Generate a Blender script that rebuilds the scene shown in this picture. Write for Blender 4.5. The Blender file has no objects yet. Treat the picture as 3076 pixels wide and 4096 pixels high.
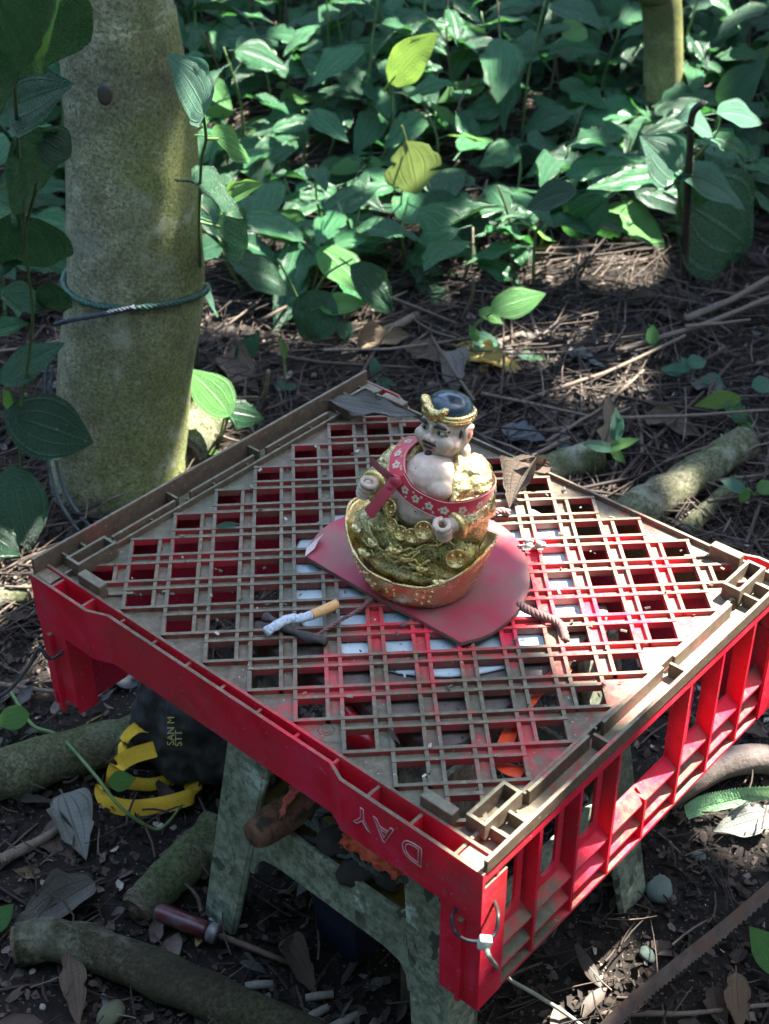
import bpy, bmesh, math, random
from mathutils import Vector, Matrix, noise as mnoise
R = math.radians
SC = bpy.context.scene
COL = SC.collection
PI = math.pi

# ------------------------------------------------------------------ camera
H = 0.35                                    # height of the crate's lattice above the ground
CAM = Vector((-0.0671, -0.8844, 0.6963 + H))
RIGHT = Vector((0.99831, -0.05740, -0.00899))
DOWN = Vector((-0.04077, -0.58188, -0.81225))
FWD = Vector((0.04140, 0.81125, -0.58324))
FPX = 5694.25 / 3076 * 1661                 # focal length in pixels of a 1661 px wide picture
cam_d = bpy.data.cameras.new('camera')
cam = bpy.data.objects.new('camera', cam_d)
COL.objects.link(cam)
m = Matrix.Identity(4)
for r in range(3):
    m[r][0] = RIGHT[r]; m[r][1] = -DOWN[r]; m[r][2] = -FWD[r]; m[r][3] = CAM[r]
cam.matrix_world = m
cam_d.sensor_fit = 'VERTICAL'
cam_d.sensor_height = 24.0
cam_d.lens = 5694.25 / 4096 * 24.0
cam_d.clip_start = 0.05
cam_d.clip_end = 500
cam_d.dof.use_dof = True
cam_d.dof.focus_distance = 1.12
cam_d.dof.aperture_fstop = 9.0
SC.camera = cam

# ------------------------------------------------------------------ light
SUN = Vector((0.46, 0.24, 0.855)).normalized()          # towards the sun
world = bpy.data.worlds.new('World'); SC.world = world; world.use_nodes = True
wn = world.node_tree
sky = wn.nodes.new('ShaderNodeTexSky'); sky.sky_type = 'NISHITA'; sky.sun_disc = False; sky.dust_density = 1.6; sky.ozone_density = 0.8; sky.air_density = 0.9
sky.sun_elevation = math.asin(SUN.z); sky.sun_rotation = math.atan2(SUN.x, SUN.y)
wn.links.new(sky.outputs[0], wn.nodes['Background'].inputs[0])
wn.nodes['Background'].inputs[1].default_value = 0.145
sd = bpy.data.lights.new('sun', 'SUN'); sd.energy = 5.0; sd.angle = R(0.4); sd.color = (1.0, 0.95, 0.85)
sun = bpy.data.objects.new('sun', sd); COL.objects.link(sun)
sun.rotation_euler = SUN.to_track_quat('Z', 'Y').to_euler()
sun.location = SUN * 8
SC.view_settings.view_transform = 'Standard'; SC.view_settings.look = 'None'
SC.view_settings.gamma = 1.0; SC.view_settings.exposure = 3.25

def G(x, y, z=0.0):
    """pixel of the 1661 x 2212 photograph -> point of the place at height z"""
    d = FWD + RIGHT * ((x - 830.5) / FPX) + DOWN * ((y - 1106.0) / FPX)
    return CAM + d * ((z - CAM.z) / d.z)
def GY(x, y, Y):
    """pixel -> point on the upright plane at distance Y"""
    d = FWD + RIGHT * ((x - 830.5) / FPX) + DOWN * ((y - 1106.0) / FPX)
    return CAM + d * ((Y - CAM.y) / d.y)
def PX(p):
    c = Vector(p) - CAM
    k = c.dot(FWD)
    return 830.5 + FPX * c.dot(RIGHT) / k, 1106.0 + FPX * c.dot(DOWN) / k

# ------------------------------------------------------------------ helpers
def link(o, parent=None, kind=None, label=None, cat=None, group=None):
    COL.objects.link(o)
    if parent is not None: o.parent = parent
    tag(o, label, cat, group, kind)
    return o
def tag(o, label=None, cat=None, group=None, kind=None):
    if label: o['label'] = label
    if cat: o['category'] = cat
    if group: o['group'] = group
    if kind: o['kind'] = kind
    return o
def thing(name, label, cat, loc=(0, 0, 0), rz=0.0, group=None):
    o = bpy.data.objects.new(name, None)
    o.empty_display_size = 0.02
    o.location = loc; o.rotation_euler = (0, 0, rz)
    return link(o, None, None, label, cat, group)

class MB:
    def __init__(s): s.v = []; s.f = []; s.uv = None
    def add(s, vs, fs):
        b = len(s.v); s.v += [tuple(v) for v in vs]; s.f += [tuple(i + b for i in f) for f in fs]; return s
    def box(s, lo, hi, M=None):
        x0, y0, z0 = lo; x1, y1, z1 = hi
        vs = [(x0,y0,z0),(x1,y0,z0),(x1,y1,z0),(x0,y1,z0),(x0,y0,z1),(x1,y0,z1),(x1,y1,z1),(x0,y1,z1)]
        if M is not None: vs = [M @ Vector(v) for v in vs]
        return s.add(vs, [(0,3,2,1),(4,5,6,7),(0,1,5,4),(1,2,6,5),(2,3,7,6),(3,0,4,7)])
    def bar(s, a, b, w, z0, z1):
        """box along a->b in plan, width w, between heights"""
        a = Vector(a[:2]); b = Vector(b[:2]); d = (b - a).normalized(); n = Vector((-d.y, d.x)) * (w / 2)
        q = [a - n, b - n, b + n, a + n]
        return s.prism([(p.x, p.y) for p in q], z0, z1)
    def prism(s, poly, z0, z1, M=None):
        n = len(poly)
        vs = [Vector((p[0], p[1], z0)) for p in poly] + [Vector((p[0], p[1], z1)) for p in poly]
        if M is not None: vs = [M @ v for v in vs]
        fs = [tuple(reversed(range(n))), tuple(range(n, 2 * n))]
        fs += [(i, (i + 1) % n, n + (i + 1) % n, n + i) for i in range(n)]
        return s.add(vs, fs)
    def tube(s, path, rad, n=8, cap=True, flat=1.0):
        path = [Vector(p) for p in path]; k = len(path)
        if not hasattr(rad, '__len__'): rad = [rad] * k
        t0 = (path[1] - path[0]).normalized()
        up = Vector((0, 0, 1)) if abs(t0.z) < 0.9 else Vector((1, 0, 0))
        nrm = t0.cross(up).normalized()
        b = len(s.v)
        for i in range(k):
            t = (path[min(i + 1, k - 1)] - path[max(i - 1, 0)])
            if t.length < 1e-9: t = t0
            t = t.normalized()
            nrm = (nrm - t * nrm.dot(t)).normalized(); bn = t.cross(nrm)
            for j in range(n):
                a = 2 * PI * j / n
                s.v.append(tuple(path[i] + (nrm * math.cos(a) + bn * math.sin(a) * flat) * rad[i]))
        for i in range(k - 1):
            for j in range(n):
                s.f.append((b + i*n + j, b + i*n + (j+1) % n, b + (i+1)*n + (j+1) % n, b + (i+1)*n + j))
        if cap:
            s.f.append(tuple(b + j for j in reversed(range(n)))); s.f.append(tuple(b + (k-1)*n + j for j in range(n)))
        return s
    def ell(s, c, r, nu=16, nv=10, M=None):
        vs = []; fs = []
        for i in range(nv + 1):
            ph = PI * i / nv
            for j in range(nu):
                th = 2 * PI * j / nu
                v = Vector((r[0]*math.sin(ph)*math.cos(th), r[1]*math.sin(ph)*math.sin(th), r[2]*math.cos(ph)))
                if M is not None: v = M @ v
                vs.append(v + Vector(c))
        for i in range(nv):
            for j in range(nu):
                fs.append((i*nu + j, (i+1)*nu + j, (i+1)*nu + (j+1) % nu, i*nu + (j+1) % nu))
        return s.add(vs, fs)
    def lathe(s, prof, c=(0, 0, 0), n=24, M=None):
        vs = []; fs = []; k = len(prof)
        for r, z in prof:
            for j in range(n):
                a = 2 * PI * j / n
                v = Vector((r * math.cos(a), r * math.sin(a), z))
                if M is not None: v = M @ v
                vs.append(v + Vector(c))
        for i in range(k - 1):
            for j in range(n):
                fs.append((i*n + j, i*n + (j+1) % n, (i+1)*n + (j+1) % n, (i+1)*n + j))
        fs.append(tuple(reversed(range(n)))); fs.append(tuple((k-1)*n + j for j in range(n)))
        return s.add(vs, fs)
    def mesh(s, name, mat, smooth=False):
        me = bpy.data.meshes.new(name)
        me.from_pydata(s.v, [], s.f)
        if mat: me.materials.append(mat)
        if smooth: me.polygons.foreach_set('use_smooth', [True] * len(me.polygons))
        if s.uv:
            l = me.uv_layers.new(name='UVMap')
            for lp in me.loops: l.data[lp.index].uv = s.uv[lp.vertex_index]
        me.update()
        return me
    def build(s, name, mat, parent=None, smooth=False, bevel=0, **kw):
        o = bpy.data.objects.new(name, s.mesh(name, mat, smooth))
        if bevel:
            b = o.modifiers.new('bevel', 'BEVEL'); b.width = bevel; b.segments = 2; b.limit_method = 'ANGLE'; b.angle_limit = R(40)
        return link(o, parent, **kw)

def fix_normals(o):
    bm = bmesh.new(); bm.from_mesh(o.data); bmesh.ops.recalc_face_normals(bm, faces=bm.faces[:]); bm.to_mesh(o.data); bm.free(); return o

def crom(pts, n=8):
    """smooth path through the points"""
    P = [Vector(p) for p in pts]; P = [P[0]*2 - P[1]] + P + [P[-1]*2 - P[-2]]; out = []
    for i in range(1, len(P) - 2):
        a, b, c, d = P[i-1], P[i], P[i+1], P[i+2]
        for k in range(n):
            t = k / n
            out.append(0.5 * ((2*b) + (c - a)*t + (2*a - 5*b + 4*c - d)*t*t + (3*b - a - 3*c + d)*t*t*t))
    out.append(P[-2].copy())
    return out

# ------------------------------------------------------------------ materials
class NT:
    def __init__(s, name):
        s.m = bpy.data.materials.new(name); s.m.use_nodes = True
        s.t = s.m.node_tree; s.t.nodes.clear()
        s.out = s.t.nodes.new('ShaderNodeOutputMaterial')
    def n(s, typ, ins=None, **props):
        nd = s.t.nodes.new('ShaderNode' + typ)
        for k, v in props.items(): setattr(nd, k, v)
        for k, v in (ins or {}).items():
            i = nd.inputs[k]
            if hasattr(v, 'is_linked') or isinstance(v, bpy.types.NodeSocket): s.t.links.new(v, i)
            else: i.default_value = v
        return nd
    def pos(s): return s.n('NewGeometry').outputs['Position']
    def obj(s): return s.n('TexCoord').outputs['Object']
    def noise(s, vec, scale, detail=4, rough=0.55, dist=0.0):
        return s.n('TexNoise', {'Vector': vec, 'Scale': scale, 'Detail': detail, 'Roughness': rough, 'Distortion': dist}).outputs['Fac']
    def ramp(s, fac, stops, interp='LINEAR'):
        nd = s.n('ValToRGB', {'Fac': fac}); cr = nd.color_ramp; cr.interpolation = interp
        while len(cr.elements) > 1: cr.elements.remove(cr.elements[-1])
        for i, (p, c) in enumerate(stops):
            e = cr.elements[0] if i == 0 else cr.elements.new(p)
            e.position = p; e.color = (c[0], c[1], c[2], 1) if hasattr(c, '__len__') else (c, c, c, 1)
        return nd.outputs['Color']
    def mix(s, fac, a, b, blend='MIX'):
        nd = s.n('Mix', data_type='RGBA', blend_type=blend)
        for i, v in ((0, fac), (6, a), (7, b)):
            if isinstance(v, bpy.types.NodeSocket): s.t.links.new(v, nd.inputs[i])
            elif i: nd.inputs[i].default_value = (v[0], v[1], v[2], 1)
            else: nd.inputs[i].default_value = v
        return nd.outputs[2]
    def math(s, op, a, b=0.0, c=0.0, clamp=False):
        nd = s.n('Math', operation=op); nd.use_clamp = clamp
        for i, v in enumerate((a, b, c)):
            if isinstance(v, bpy.types.NodeSocket): s.t.links.new(v, nd.inputs[i])
            else: nd.inputs[i].default_value = v
        return nd.outputs[0]
    def bump(s, h, strength=0.5, dist=0.002, normal=None):
        ins = {'Height': h, 'Strength': strength, 'Distance': dist}
        if normal: ins['Normal'] = normal
        return s.n('Bump', ins).outputs['Normal']
    def bsdf(s, col, rough=0.6, normal=None, **kw):
        nd = s.n('BsdfPrincipled')
        ins = {'Base Color': col, 'Roughness': rough}
        if normal is not None: ins['Normal'] = normal
        ins.update({k.replace('_', ' '): v for k, v in kw.items()})
        for k, v in ins.items():
            if isinstance(v, bpy.types.NodeSocket): s.t.links.new(v, nd.inputs[k])
            elif k == 'Base Color': nd.inputs[k].default_value = (v[0], v[1], v[2], 1)
            else: nd.inputs[k].default_value = v
        return nd.outputs[0]
    def done(s, sh): s.t.links.new(sh, s.out.inputs['Surface']); return s.m

def spots(n, vec, scale, lo, hi, detail=2):
    return n.ramp(n.noise(vec, scale, detail), [(lo, 0.0), (hi, 1.0)])

def simple(name, c1, c2, scale=40, rough=0.6, bump=0.3, bdist=0.001, coords='obj', spec=0.5, metal=0.0, dirt=None, dscale=25, dlo=0.55, dhi=0.7):
    n = NT(name); v = n.obj() if coords == 'obj' else n.pos()
    f = n.noise(v, scale, 5, 0.6)
    c = n.ramp(f, [(0.3, c1), (0.7, c2)])
    if dirt: c = n.mix(spots(n, v, dscale, dlo, dhi, 5), c, dirt)
    return n.done(n.bsdf(c, rough, n.bump(n.noise(v, scale * 2.5, 4), bump, bdist), Specular_IOR_Level=spec, Metallic=metal))
# ------------------------------------------------------------------ red crate (upside down)
def crate_mat(name, film_up, film_side, red=(0.68, 0.006, 0.026), sf=((0.10, 0.05, 0.03), (0.22, 0.10, 0.065)), sa=0.72, tw=0.22, dim=1.0):
    n = NT(name); g = n.n('NewGeometry'); v = g.outputs['Position']
    nz = n.n('SeparateXYZ', {'Vector': g.outputs['Normal']}).outputs['Z']
    big = n.noise(v, 9, 5, 0.65); fine = n.noise(v, 160, 4, 0.65); mid = n.noise(v, 42, 4, 0.6)
    # faded, chalky patches of the plastic itself
    base = n.ramp(mid, [(0.32, red), (0.62, (red[0]*1.05, 0.020, 0.060)), (0.80, (0.52, 0.07, 0.15))])
    # worn patch in the middle where things are stood, grime elsewhere
    d = n.n('VectorMath', {0: v, 1: (0.06, -0.06, H)}, operation='DISTANCE').outputs['Value']
    worn = n.math('SUBTRACT', 1.0, n.math('MULTIPLY', d, 4.3), clamp=True)
    k = n.math('SUBTRACT', n.math('ADD', big, n.math('MULTIPLY', fine, 0.25)), n.math('MULTIPLY', worn, 0.36))
    up = n.ramp(nz, [(0.35, 0.0), (0.75, 1.0)])
    fu = n.math('MULTIPLY', n.ramp(k, [(0.42 - film_up, 0.0), (0.60 - film_up, 1.0)]), up)
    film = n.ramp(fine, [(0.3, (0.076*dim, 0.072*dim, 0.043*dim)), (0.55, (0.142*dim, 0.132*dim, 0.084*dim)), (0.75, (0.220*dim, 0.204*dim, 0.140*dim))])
    film = n.mix(n.ramp(n.noise(v, 13, 4, 0.6), [(0.42, 0.0), (0.62, 0.8)]), film, n.ramp(fine, [(0.3, (0.045, 0.062, 0.038)), (0.7, (0.10, 0.135, 0.085))]))
    c = n.mix(n.math('MULTIPLY', fu, 0.975), base, film)
    side = n.math('SUBTRACT', 1.0, up)
    fs = n.math('MULTIPLY', n.ramp(n.math('ADD', big, n.math('MULTIPLY', fine, 0.3)), [(0.62 - film_side, 0.0), (0.92 - film_side, 1.0)]), side)
    c = n.mix(n.math('MULTIPLY', fs, sa), c, n.ramp(fine, [(0.3, sf[0]), (0.7, sf[1])]))
    scr = n.noise(n.n('Mapping', {'Vector': v, 'Rotation': (0.3, 0.2, 0.75), 'Scale': (14, 160, 160)}).outputs[0], 1.0, 4, 0.7)
    c = n.mix(n.math('MULTIPLY', n.ramp(scr, [(0.60, 0.0), (0.72, 0.55)]), side), c, (0.50, 0.13, 0.14))
    c = n.mix(n.math('MULTIPLY', n.ramp(n.noise(v, 26, 6, 0.75), [(0.56, 0.0), (0.70, 0.45)]), side), c, (0.16, 0.06, 0.04))
    c = n.mix(spots(n, v, 420, 0.70, 0.76), c, (0.45, 0.42, 0.36))
    c = n.mix(spots(n, v, 300, 0.70, 0.78), c, (0.05, 0.045, 0.03))
    rough = n.ramp(mid, [(0.3, 0.42), (0.7, 0.66)])
    s = n.bsdf(c, rough, n.bump(fine, 0.25, 0.0008), Specular_IOR_Level=0.4)
    tr = n.n('BsdfTranslucent', {'Color': n.mix(0.35, base, c)}).outputs[0]
    mx = n.n('MixShader', {0: tw}); n.t.links.new(s, mx.inputs[1]); n.t.links.new(tr, mx.inputs[2])
    return n.done(mx.outputs[0])
M_TOP = crate_mat('crate_grimy_top', 0.14, 0.42, sf=((0.058, 0.051, 0.032), (0.118, 0.099, 0.064)), sa=0.98, tw=0.04)
M_RED = crate_mat('crate_red_plastic', 0.03, 0.00)
M_RIB = crate_mat('crate_rib', 0.14, 0.21, sf=((0.058, 0.051, 0.032), (0.118, 0.099, 0.064)), sa=0.85, tw=0.10)
M_FLOOR = crate_mat('crate_base_painted_shade', 0.14, 0.05, tw=0.08, dim=0.74)  # film darkened here: shade of the recesses is put into the colour
M_SIDE = crate_mat('crate_wall_red', -0.06, 0.02)
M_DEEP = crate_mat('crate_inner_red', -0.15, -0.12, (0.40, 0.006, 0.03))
M_EMB = simple('crate_embossing', (0.42, 0.22, 0.22), (0.55, 0.33, 0.32), 120, 0.6)
M_EMB2 = simple('panel_embossing', (0.09, 0.08, 0.05), (0.14, 0.12, 0.08), 120, 0.7)

CH = 0.140                                   # crate height
crate = thing('crate', 'upturned red plastic bottle crate with grimy lattice base on top', 'crate', (0, 0, H - CH), R(-45))
P = 0.033
UH, VH = 0.2065, 0.183                       # lattice field
def clip_line(px, py, dx, dy, w):
    lo, hi = -9.0, 9.0
    for p0, d, l in ((px, dx, UH), (py, dy, VH)):
        if abs(d) < 1e-9: continue
        a, b = (-l - p0) / d, (l - p0) / d
        lo = max(lo, min(a, b)); hi = min(hi, max(a, b))
    return (lo, hi) if hi - lo > 0.012 else None
S2 = math.sqrt(0.5)
def uv(X, Y): return ((X - Y) * S2, (X + Y) * S2)
RW = 0.0029
for axis in (0, 1):
    for j in range(-7, 9) if axis == 0 else range(1, 17):
        for sg in (-1, 1):
            if axis == 0:
                Yc = -(j - 0.5) * P + sg * 0.345 * P; p0 = uv(0, Yc); d = uv(1, 0)
            else:
                Xc = (j - 8.5) * P + sg * 0.345 * P; p0 = uv(Xc, 0); d = uv(0, 1)
            # a rib runs from the first to the last opening of its row; the edge triangles stay plain
            if axis == 0: ext = [(i - 8.5)*P for i in range(1, 17) if abs(i + j - 9) <= 8 and abs(i - j - 8) <= 7]
            else: ext = [-(i - 0.5)*P for i in range(-7, 9) if abs(j + i - 9) <= 8 and abs(j - i - 8) <= 7]
            c = (min(ext) - 0.345*P - RW*0.5, max(ext) + 0.345*P + RW*0.5)
            a = (p0[0] + d[0]*c[0], p0[1] + d[1]*c[0]); b = (p0[0] + d[0]*c[1], p0[1] + d[1]*c[1])
            MB().bar(a, b, RW, CH - 0.0060 + 0.0002*axis, CH - 0.0006 * axis).build('rib', M_RIB, crate)
# recessed base panel with square openings
holes = [(a, b) for a in range(-8, 9) for b in range(-7, 8) if (a + b) % 2]
hs = 0.345 * P - 0.0002
mb = MB(); z1 = CH - 0.0040; z0 = CH - 0.0054
def clip_poly(poly):
    for ax, l, s in ((0, UH, 1), (0, UH, -1), (1, VH, 1), (1, VH, -1)):
        out = []
        for i in range(len(poly)):
            p, q = poly[i], poly[(i + 1) % len(poly)]
            ip, iq = p[ax] * s <= l + 1e-9, q[ax] * s <= l + 1e-9
            if ip: out.append(p)
            if ip != iq:
                t = (l * s - p[ax]) / (q[ax] - p[ax]); out.append((p[0] + (q[0]-p[0])*t, p[1] + (q[1]-p[1])*t))
        poly = out
        if len(poly) < 3: return None
    return poly
hset = set(holes)
for a in range(-11, 12):
    for b in range(-10, 11):
        if not (a + b) % 2: continue
        X, Y = (a + b) / 2 * P, (b - a) / 2 * P
        if (a, b) in hset:
            o = [uv(X + sx*P/2, Y + sy*P/2) for sx, sy in ((-1,-1),(1,-1),(1,1),(-1,1))]
            i_ = [uv(X + sx*hs, Y + sy*hs) for sx, sy in ((-1,-1),(1,-1),(1,1),(-1,1))]
            for k in range(4):
                q = clip_poly([o[k], o[(k+1) % 4], i_[(k+1) % 4], i_[k]])
                if q: mb.prism(q, z0, z1)
        else:
            q = clip_poly([uv(X + sx*P/2, Y + sy*P/2) for sx, sy in ((-1,-1),(1,-1),(1,1),(-1,1))])
            if q: mb.prism(q, z0, z1)
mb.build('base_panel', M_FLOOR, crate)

UO, VO = 0.230, 0.200
def part(name, mat=M_RED, bevel=0.0, **kw):
    def deco(fn):
        b = MB(); fn(b); return b.build(name, mat, crate, bevel=bevel, **kw)
    return deco
# front left and back right long walls (v = -, +): band with pockets
for sv in (-1, 1):
    b = MB()
    pl = [(-UO, VO), (-0.160, VO), (-0.142, VO - 0.007), (0.092, VO - 0.007), (0.108, VO), (UO, VO)]
    if sv > 0: pl = [(-UO, VO), (-0.190, VO), (-0.165, VO - 0.012), (0.165, VO - 0.012), (0.195, VO), (UO, VO)]
    for k in range(len(pl) - 1):
        (ua, va), (ub, vb) = pl[k], pl[k + 1]
        b.prism([(ua, sv*va), (ub, sv*vb), (ub, sv*(vb - 0.0026)), (ua, sv*(va - 0.0026))], CH - 0.050, CH - 0.0012)
    b.build('outer_band', M_RED, crate)
    MB().box((-UO + 0.003, min(sv*VH, sv*(VH+0.0024)), CH - 0.050), (UO - 0.003, max(sv*VH, sv*(VH+0.0024)), CH + 0.0009)).build('inner_band', M_RED if sv < 0 else M_TOP, crate)
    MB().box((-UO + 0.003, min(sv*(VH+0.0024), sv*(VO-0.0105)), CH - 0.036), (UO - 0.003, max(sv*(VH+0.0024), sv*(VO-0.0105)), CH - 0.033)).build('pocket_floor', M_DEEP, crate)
    if sv < 0:
        u = -0.205
        while u < 0.21:
            lo = VO - 0.0027 if (u < -0.162 or u > 0.11) else VO - 0.0097
            MB().box((u - 0.0012, -lo, CH - 0.034), (u + 0.0012, -VH - 0.0025, CH - 0.0022)).build('pocket_web', M_RED, crate)
            u += 0.0373
    for su in (-1, 1):                        # stacking cleats beside the ends
        b = MB()
        c0, c1 = sorted((su * 0.163, su * 0.190))
        b.prism([(c0, sv*(VH - 0.0005)), (c1, sv*(VH - 0.0005)), (c1, sv*(VH - 0.009)), (c0, sv*(VH - 0.009))], CH - 0.007, CH + 0.0095)
        b.build('stacking_cleat', M_TOP, crate, bevel=0.001)
        b = MB()                               # small diagonal stiffener from the cleat inwards
        b.bar((su*0.163, sv*(VH - 0.008)), (su*0.149, sv*(VH - 0.022)), 0.0028, CH - 0.0028, CH - 0.001); b.build('stiffener', M_TOP, crate)
# short walls (u = -, +)
for su in (-1, 1):
    rail_m = M_TOP
    def bx(n_, m_, u0, u1, v0, v1, za, zb, bev=0.0):
        a, c = sorted((su*u0, su*u1)); return MB().box((a, v0, za), (c, v1, zb)).build(n_, m_, crate, bevel=bev)
    bx('outer_rail', rail_m, UO - 0.003, UO, -VO + 0.0035, VO - 0.0035, CH - (0.016 if su < 0 else 0.0035), CH + (0.0125 if su < 0 else 0.0085), 0.0008)
    if su > 0: bx('rail_skirt', M_SIDE, UO - 0.0028, UO - 0.0006, -VO + 0.0035, VO - 0.0035, CH - 0.012, CH - 0.0036)
    bx('rail_floor', rail_m, UH + 0.0015, UO - 0.003, -VO + 0.003, VO - 0.003, CH - 0.010, CH - 0.0075)
    for v0, v1 in ((-0.130, -0.062), (-0.045, 0.03), (0.045, 0.125)):
        bx('inner_rail', rail_m, UH + 0.004, UH + 0.0065, v0, v1, CH - 0.0075, CH + 0.0055)
    bx('edge_rail', rail_m, UH - 0.001, UH + 0.0015, -VH, VH, CH - 0.012, CH + 0.0013)
    for v in (-0.13, -0.09, -0.05, -0.02, 0.02, 0.06, 0.10, 0.135):
        bx('rail_tick', rail_m, UH + 0.0015, UH + 0.004, v - 0.001, v + 0.001, CH - 0.0075, CH + 0.002)
    for v in (-0.058, 0.038):
        bx('rail_tab', rail_m, UH + 0.0066, UO - 0.0035, v - 0.0012, v + 0.0012, CH - 0.0075, CH + 0.005)
    for sv in (-1, 1):                        # open box cleats at the corners
        b = MB(); a0, a1 = sorted((sv * 0.137, sv * 0.176)); u0, u1 = UH - 0.010, UH + 0.0055
        for (p, q, r_, t) in ((u0, u0 + 0.0026, a0, a1), (u1 - 0.0026, u1, a0, a1), (u0 + 0.0026, u1 - 0.0026, a0, a0 + 0.0026), (u0 + 0.0026, u1 - 0.0026, a1 - 0.0026, a1)):
            x0, x1 = sorted((su*p, su*q)); b.box((x0, r_, CH - 0.0028), (x1, t, CH + 0.0105))
        b.build('corner_cleat', M_TOP, crate)
        for dv in (0.006, 0.024):
            v = a0 + dv
            bx('cleat_web', M_TOP, UH + 0.0056, UO - 0.0032, v, v + 0.0022, CH - 0.0074, CH + 0.004)
    # inner wall (deep red, seen through the openings), with slots towards the front
    U = UH + (0.002 if su < 0 else 0.0125)
    nb = 8; w = 2 * VH / nb
    for k in range(nb):
        v0 = -VH + k * w; v1 = v0 + w
        if su > 0:
            zt = CH - 0.0125; zb = 0.050
            if k in (0, 1, 2):
                # panel with a round-ended slot
                cx = (v0 + v1) / 2; hw = 0.0085; za, zc = 0.066, 0.110; b = MB(); nn = 8
                loop = [(cx + hw*math.cos(t), zc + hw*math.sin(t)) for t in [PI*i/nn for i in range(nn+1)]] + [(cx + hw*math.cos(t), za + hw*math.sin(t)) for t in [PI + PI*i/nn for i in range(nn+1)]]
                def outer(p):
                    dx, dz = p[0] - cx, p[1] - (za + zc)/2
                    s_ = min((v1-v0-0.003)/2/abs(dx) if abs(dx) > 1e-6 else 99, (zt - zb)/2/abs(dz) if abs(dz) > 1e-6 else 99)
                    return (cx + dx*s_, (zt + zb)/2 + dz*s_)
                N = len(loop)
                vs = []
                for uu in (U, U + 0.0024):
                    vs += [(uu, p[0], p[1]) for p in loop] + [(uu, *outer(p)) for p in loop]
                fs = []
                for i in range(N):
                    j = (i + 1) % N
                    fs += [(i, j, N + j, N + i), (2*N + j, 2*N + i, 3*N + i, 3*N + j), (i, 2*N + i, 2*N + j, j)]
                b.add(vs, fs); fix_normals(b.build('slot_panel', M_SIDE, crate))
            elif k in (5, 7):
                bx('wall_panel', M_RED, U, U + 0.0024, v0 + 0.0015, v0 + 0.021, zb, zt)
        else:
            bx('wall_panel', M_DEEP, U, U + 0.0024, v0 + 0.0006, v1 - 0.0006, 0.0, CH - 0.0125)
    if su > 0:
        for k in range(nb + 1):
            v = -VH + k * w
            bx('wall_post', M_SIDE, U - 0.004, UO - 0.0008, v - 0.0014, v + 0.0014, 0.002, (CH - 0.0125) if k != 4 else 0.045)
            if 0 < k < nb and k != 4:
                bx('post_return', M_SIDE, U - 0.004, U - 0.0016, v + 0.0014, v + 0.012, 0.048, CH - 0.0125)
        bx('lower_panel', M_SIDE, U - 0.003, U - 0.0006, -VH, VH, 0.0, 0.049)
        for z in (0.0475, 0.024):
            for k in range(nb):
                v = -VH + k * w
                b = MB(); b.prism([(U - 0.0005, z + 0.0018), (UO - 0.002, z - 0.006), (UO - 0.002, z - 0.008), (U - 0.0005, z - 0.0005)], v + 0.0015, v + w - 0.0015, Matrix(((1,0,0,0),(0,0,1,0),(0,1,0,0),(0,0,0,1))))
                fix_normals(b.build('ledge', M_SIDE, crate))
        bx('bottom_rail', M_SIDE, U - 0.0005, UO - 0.0008, -VO + 0.004, VO - 0.004, 0.0, 0.003)
    # corner posts
    for sv in (-1, 1):
        b = MB()
        a0, a1 = sorted((su * (UO - 0.001), su * (UO - 0.034))); c0, c1 = sorted((sv * (VO - 0.0005), sv * (VO - 0.0030)))
        b.prism([(a0, c0), (a1, c0), (a1, c1), (a0, c1)], 0.0 if su > 0 else 0.014, CH - 0.0505)
        a0, a1 = sorted((su * (UO - 0.0002), su * (UO - 0.0028))); c0, c1 = sorted((sv * (VO - 0.0010), sv * (VO - 0.026)))
        b.prism([(a0, c0), (a1, c0), (a1, c1), (a0, c1)], 0.0, CH - 0.0165)
        b.build('corner_post', M_RED, crate)
        x0, x1 = sorted((su * (UO - 0.030), su * (UO - 0.0325))); c0, c1 = sorted((sv * (VO - 0.0032), sv * (VO - 0.022)))
        MB().box((x0, c0, 0.004), (x1, c1, CH - 0.051)).build('corner_fin', M_RED, crate)
        x0, x1 = sorted((su * (UO - 0.0172), su * (UO - 0.0135))); c0, c1 = sorted((sv * (VO + 0.0032), sv * (VO - 0.0004)))
        MB().box((x0, c0, 0.002), (x1, c1, CH - 0.054)).build('corner_bead', M_RED, crate)
        x0, x1 = sorted((su * (UH + 0.0018), su * (UO - 0.0032))); c0, c1 = sorted((sv * (VH + 0.0026), sv * (VO - 0.0032)))
        MB().box((x0, c0, CH - 0.006), (x1, c1, CH - 0.0015)).build('corner_cap', M_TOP, crate)
# back right wall below the band
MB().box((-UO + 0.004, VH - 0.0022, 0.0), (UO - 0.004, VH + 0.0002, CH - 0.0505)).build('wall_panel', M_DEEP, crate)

def outline_text(txt, size, mat, name, M, thick=0.0006, font_w=1.0):
    cu = bpy.data.curves.new(name, 'FONT'); cu.body = txt; cu.size = size; cu.offset = 0.0; cu.fill_mode = 'NONE'
    cu.bevel_depth = thick; cu.bevel_resolution = 0; cu.resolution_u = 3
    o = bpy.data.objects.new('tmp', cu); COL.objects.link(o)
    dg = bpy.context.evaluated_depsgraph_get(); me = bpy.data.meshes.new_from_object(o.evaluated_get(dg))
    COL.objects.unlink(o); bpy.data.objects.remove(o)
    me.transform(M); me.name = name; me.materials.clear(); me.materials.append(mat)
    return bpy.data.objects.new(name, me)
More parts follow.
